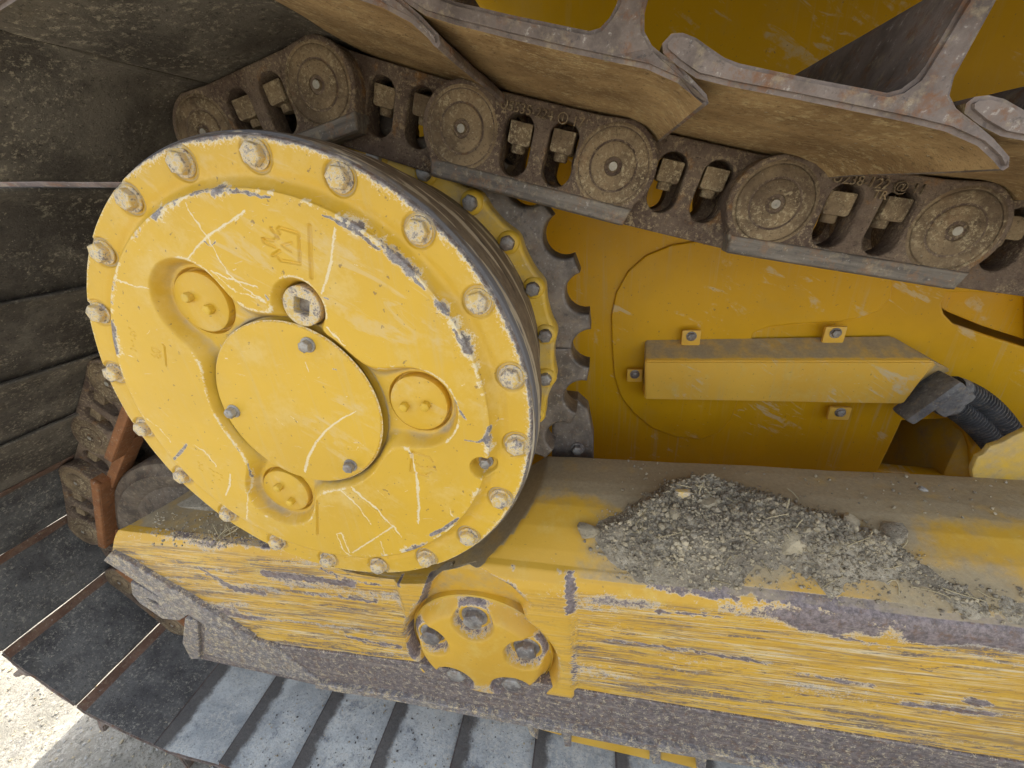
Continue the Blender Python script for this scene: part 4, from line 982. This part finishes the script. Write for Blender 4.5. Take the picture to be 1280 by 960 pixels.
# ------------------------------------------------------------------ dirt on the shoulder
dnx, dnu = 420, 130
Xd, Ud = np.meshgrid(np.linspace(-0.06, 1.75, dnx), np.linspace(0, 1, dnu), indexing='ij'); xd, ud = Xd.ravel(), Ud.ravel()
yd, zd = shoulder(xd, ud)
hi_e = np.interp(xd, hiL[:, 0], hiL[:, 1]) + (fbm(xd * 9, xd * 0 + 9, 3) - .45) * .22
lo_e = np.interp(xd, loL[:, 0], loL[:, 1]) + (fbm(xd * 7, xd * 0 + 3, 4) - .5) * .5
msk = sstep(-.12, .34, lo_e - ud) * sstep(-.05, .15, ud - hi_e) * sstep(-0.04, .06, xd) * (1 - sstep(1.62, 1.75, xd))
hgt = msk * (0.022 + 0.085 * np.clip(fbm(xd * 7 + 3, ud * 3 + 1, 5) - .25, 0, 1) + 0.03 * fbm(xd * 30, ud * 13, 3) + 0.014 * fbm(xd * 90, ud * 45, 2)) - 0.008
v = np.stack([xd, yd - hgt * .5, zd + hgt * .86], 1)
dp_ = part("dirt_pile", v, grid_faces(dnx, dnu), M['soil'], None, smooth=None)
if dp_.data.polygons[500].normal.z < 0: dp_.data.flip_normals()
dp_["kind"] = "stuff"; dp_["label"] = "pile of dry grey soil lying on the frame shoulder"; dp_["category"] = "dirt"
def ico(sub, seed, sq=(1, 1, 1), rough=.35):
    bm = bmesh.new(); bmesh.ops.create_icosphere(bm, subdivisions=sub, radius=1)
    rr = random.Random(seed); pts = [Vector((rr.gauss(0, 1), rr.gauss(0, 1), rr.gauss(0, 1))).normalized() for _ in range(9)]; ds = [rr.uniform(.55, .9) for _ in pts]
    for q in bm.verts:
        for p_, d_ in zip(pts, ds):
            e = q.co.dot(p_) - d_
            if e > 0: q.co -= p_ * e * 0.95
        q.co *= 1 + rough * .35 * (rr.random() - .5)
        q.co = Vector((q.co.x * sq[0], q.co.y * sq[1], q.co.z * sq[2]))
    bm.verts.index_update(); v = np.array([q.co[:] for q in bm.verts]); f = np.array([[q.index for q in fc.verts] for fc in bm.faces]); bm.free(); return v, f
protos = [ico(1, s) for s in range(8)]
def scatter(name, pts, sizes, mats, label, cat):
    VV, FF, MI, o = [], [], [], 0
    for p, s_ in zip(pts, sizes):
        v, f = protos[rng.integers(8)]; R_ = np.array(Matrix.Rotation(rng.random() * 6.3, 3, Vector(rng.normal(size=3)).normalized()))
        VV.append((v * s_ * np.array([1, 1, .8])) @ R_.T + p); FF.append(f + o); o += len(v); MI += [rng.integers(len(mats))] * len(f)
    ob = part(name, np.vstack(VV), np.vstack(FF), mats, None, mat_idx=MI, smooth=45)
    ob["kind"] = "stuff"; ob["label"] = label; ob["category"] = cat
    return ob
wide = sstep(-.25, .2, lo_e - ud) * sstep(-.12, .1, ud - hi_e) * sstep(-0.06, .05, xd) * (1 - sstep(1.55, 1.75, xd))
k = rng.choice(len(xd), 5200, p=wide / wide.sum())
sz = (0.0032 + 0.013 * rng.random(len(k)) ** 6 + 0.003 * rng.random(len(k))) * (0.55 + 0.45 * msk[k])
scatter("soil_crumbs", np.stack([xd, yd - np.maximum(hgt, 0) * .5 - .002, zd + np.maximum(hgt, 0) * .86 + .002], 1)[k] + rng.normal(size=(len(k), 3)) * .003, sz, [M['clod'], M['soil'], M['clod'], M['soil']], "loose soil crumbs strewn over the dirt pile", "dirt crumbs")
# sparse crumbs on the frame top and nose
tp = np.stack([rng.uniform(-.02, 2.6, 220), rng.uniform(1.48, 1.74, 220), np.full(220, -1.243)], 1)
npz = np.array([atz(rng.uniform(190, 320), rng.uniform(640, 684), -1.42) for _ in range(260)])
scatter("dust_crumbs", np.vstack([tp, npz]), 0.003 + 0.006 * rng.random(480) ** 2, [M['clod'], M['soil']], "fine crumbs on the flat frame top and nose", "dirt crumbs")
gpz = np.array([atz(rng.uniform(-20, 300), rng.uniform(830, 970), -GZ) for _ in range(900)]); gpz = gpz[gpz[:, 1] < 1.2]
scatter("ground_gravel", gpz + np.array([0, 0, .0]), 0.004 + 0.012 * rng.random(len(gpz)) ** 3, [M['ground'], M['stone'], M['clod']], "small gravel on the ground beside the track", "gravel")
bpz = np.array([atz(rng.uniform(240, 700), rng.uniform(830, 960), -3.07) for _ in range(500)])
scatter("shoe_crumbs", bpz, 0.003 + 0.006 * rng.random(len(bpz)) ** 3, [M['clod'], M['shoe_dusty'], M['shoe_dusty']], "dirt crumbs on the lower track shoes", "dirt crumbs")
# countable stones and clods
def stone(name, px_, py_, u_, r_, sq, mat, label, seed):
    q = at(px_, py_, 1.4)
    x = q[0]
    # intersect the pixel ray with the shoulder surface
    best = min(np.linspace(0, 1, 400), key=lambda u: abs((lambda yz: (at(px_, py_, yz[0])[2] - yz[1]))(shoulder(0, u))))
    y, z = shoulder(0, best); p = at(px_, py_, float(y)); lift = 0.012 + r_ * .3
    v, f = ico(2, seed, sq)
    ob = bpy.data.objects.new(name, mesh_of(name, v * r_ * S, [list(t) for t in f], mat, None, 22)); COL.objects.link(ob)
    ob.location = W((p[0], p[1] - lift * .5, p[2] + lift * .7)); ob.rotation_euler = (rng.random() * .6, rng.random() * .6, rng.random() * 6)
    ob["label"] = label; ob["category"] = "stone" if name == "stone" else "dirt clod"
stone("dirt_clod", 734, 664, 0, 0.042, (1.4, .9, .7), M['clod'], "grey lump at the left end of the dirt pile, by the bare strip", 41)
stone("stone", 824, 670, 0, 0.024, (1.2, .8, .8), M['stone'], "small whitish pebble in the lower middle of the dirt pile", 42)
stone("dirt_clod", 880, 634, 0, 0.046, (1.4, .9, .7), M['clod'], "largest tan clod, just right of and below the yellow lug", 43)
stone("dirt_clod", 842, 642, 0, 0.05, (1, 1, .8), M['clod'], "round tan clod directly below the yellow lug", 44)
stone("stone", 1112, 668, 0, 0.045, (1.4, 1, .45), M['soil'], "flat grey stone at the right end of the dirt pile", 45)
stone("dirt_clod", 1060, 652, 0, 0.04, (1.2, 1, .6), M['clod'], "brownish flake of soil left of the flat grey stone", 46)
stone("dirt_clod", 985, 678, 0, 0.055, (1.2, 1, .7), M['clod'], "sandy clod in the middle right of the dirt pile", 47)
stone("stone", 1150, 612, 0, 0.018, (1.2, 1, .6), M['stone'], "pale chip of stone on the flat frame top, far right", 48)
# dry stalks
stalks = []
VV, FF, o = [], [], 0
def stalk(p0, p1, r=0.0022, bend=0.02):
    global o
    t = np.linspace(0, 1, 7)[:, None]; mid = (p0 + p1) / 2 + rng.normal(size=3) * bend
    path = (1 - t) ** 2 * p0 + 2 * (1 - t) * t * mid + t * t * p1
    v, f = tube(path, r, 5); VV.append(v); FF.append(f + o); o += len(v)
for _ in range(45):
    j = rng.choice(k); p0 = np.array([xd[j], yd[j] - hgt[j] * .5 - .005, zd[j] + hgt[j] * .86 + .008]); a_ = rng.uniform(0, 6.3); l_ = rng.uniform(.04, .14)
    stalk(p0, p0 + np.array([math.cos(a_) * l_, math.sin(a_) * l_ * .4, math.sin(a_) * l_ * .35 + .012]))
for _ in range(26):
    p0 = at(272 + rng.uniform(-6, 10), 688 + rng.uniform(-14, 6), 1.2); p1 = at(292 + rng.uniform(-30, 14), 664 + rng.uniform(-10, 16), 1.16 + rng.uniform(0, .1)); stalk(p0, p1, 0.0018, .04)
sob = part("dry_stalks", np.vstack(VV), np.vstack(FF), M['straw'], None, smooth=None); sob["kind"] = "stuff"; sob["label"] = "dry grass stalks caught in the dirt"; sob["category"] = "dry grass"
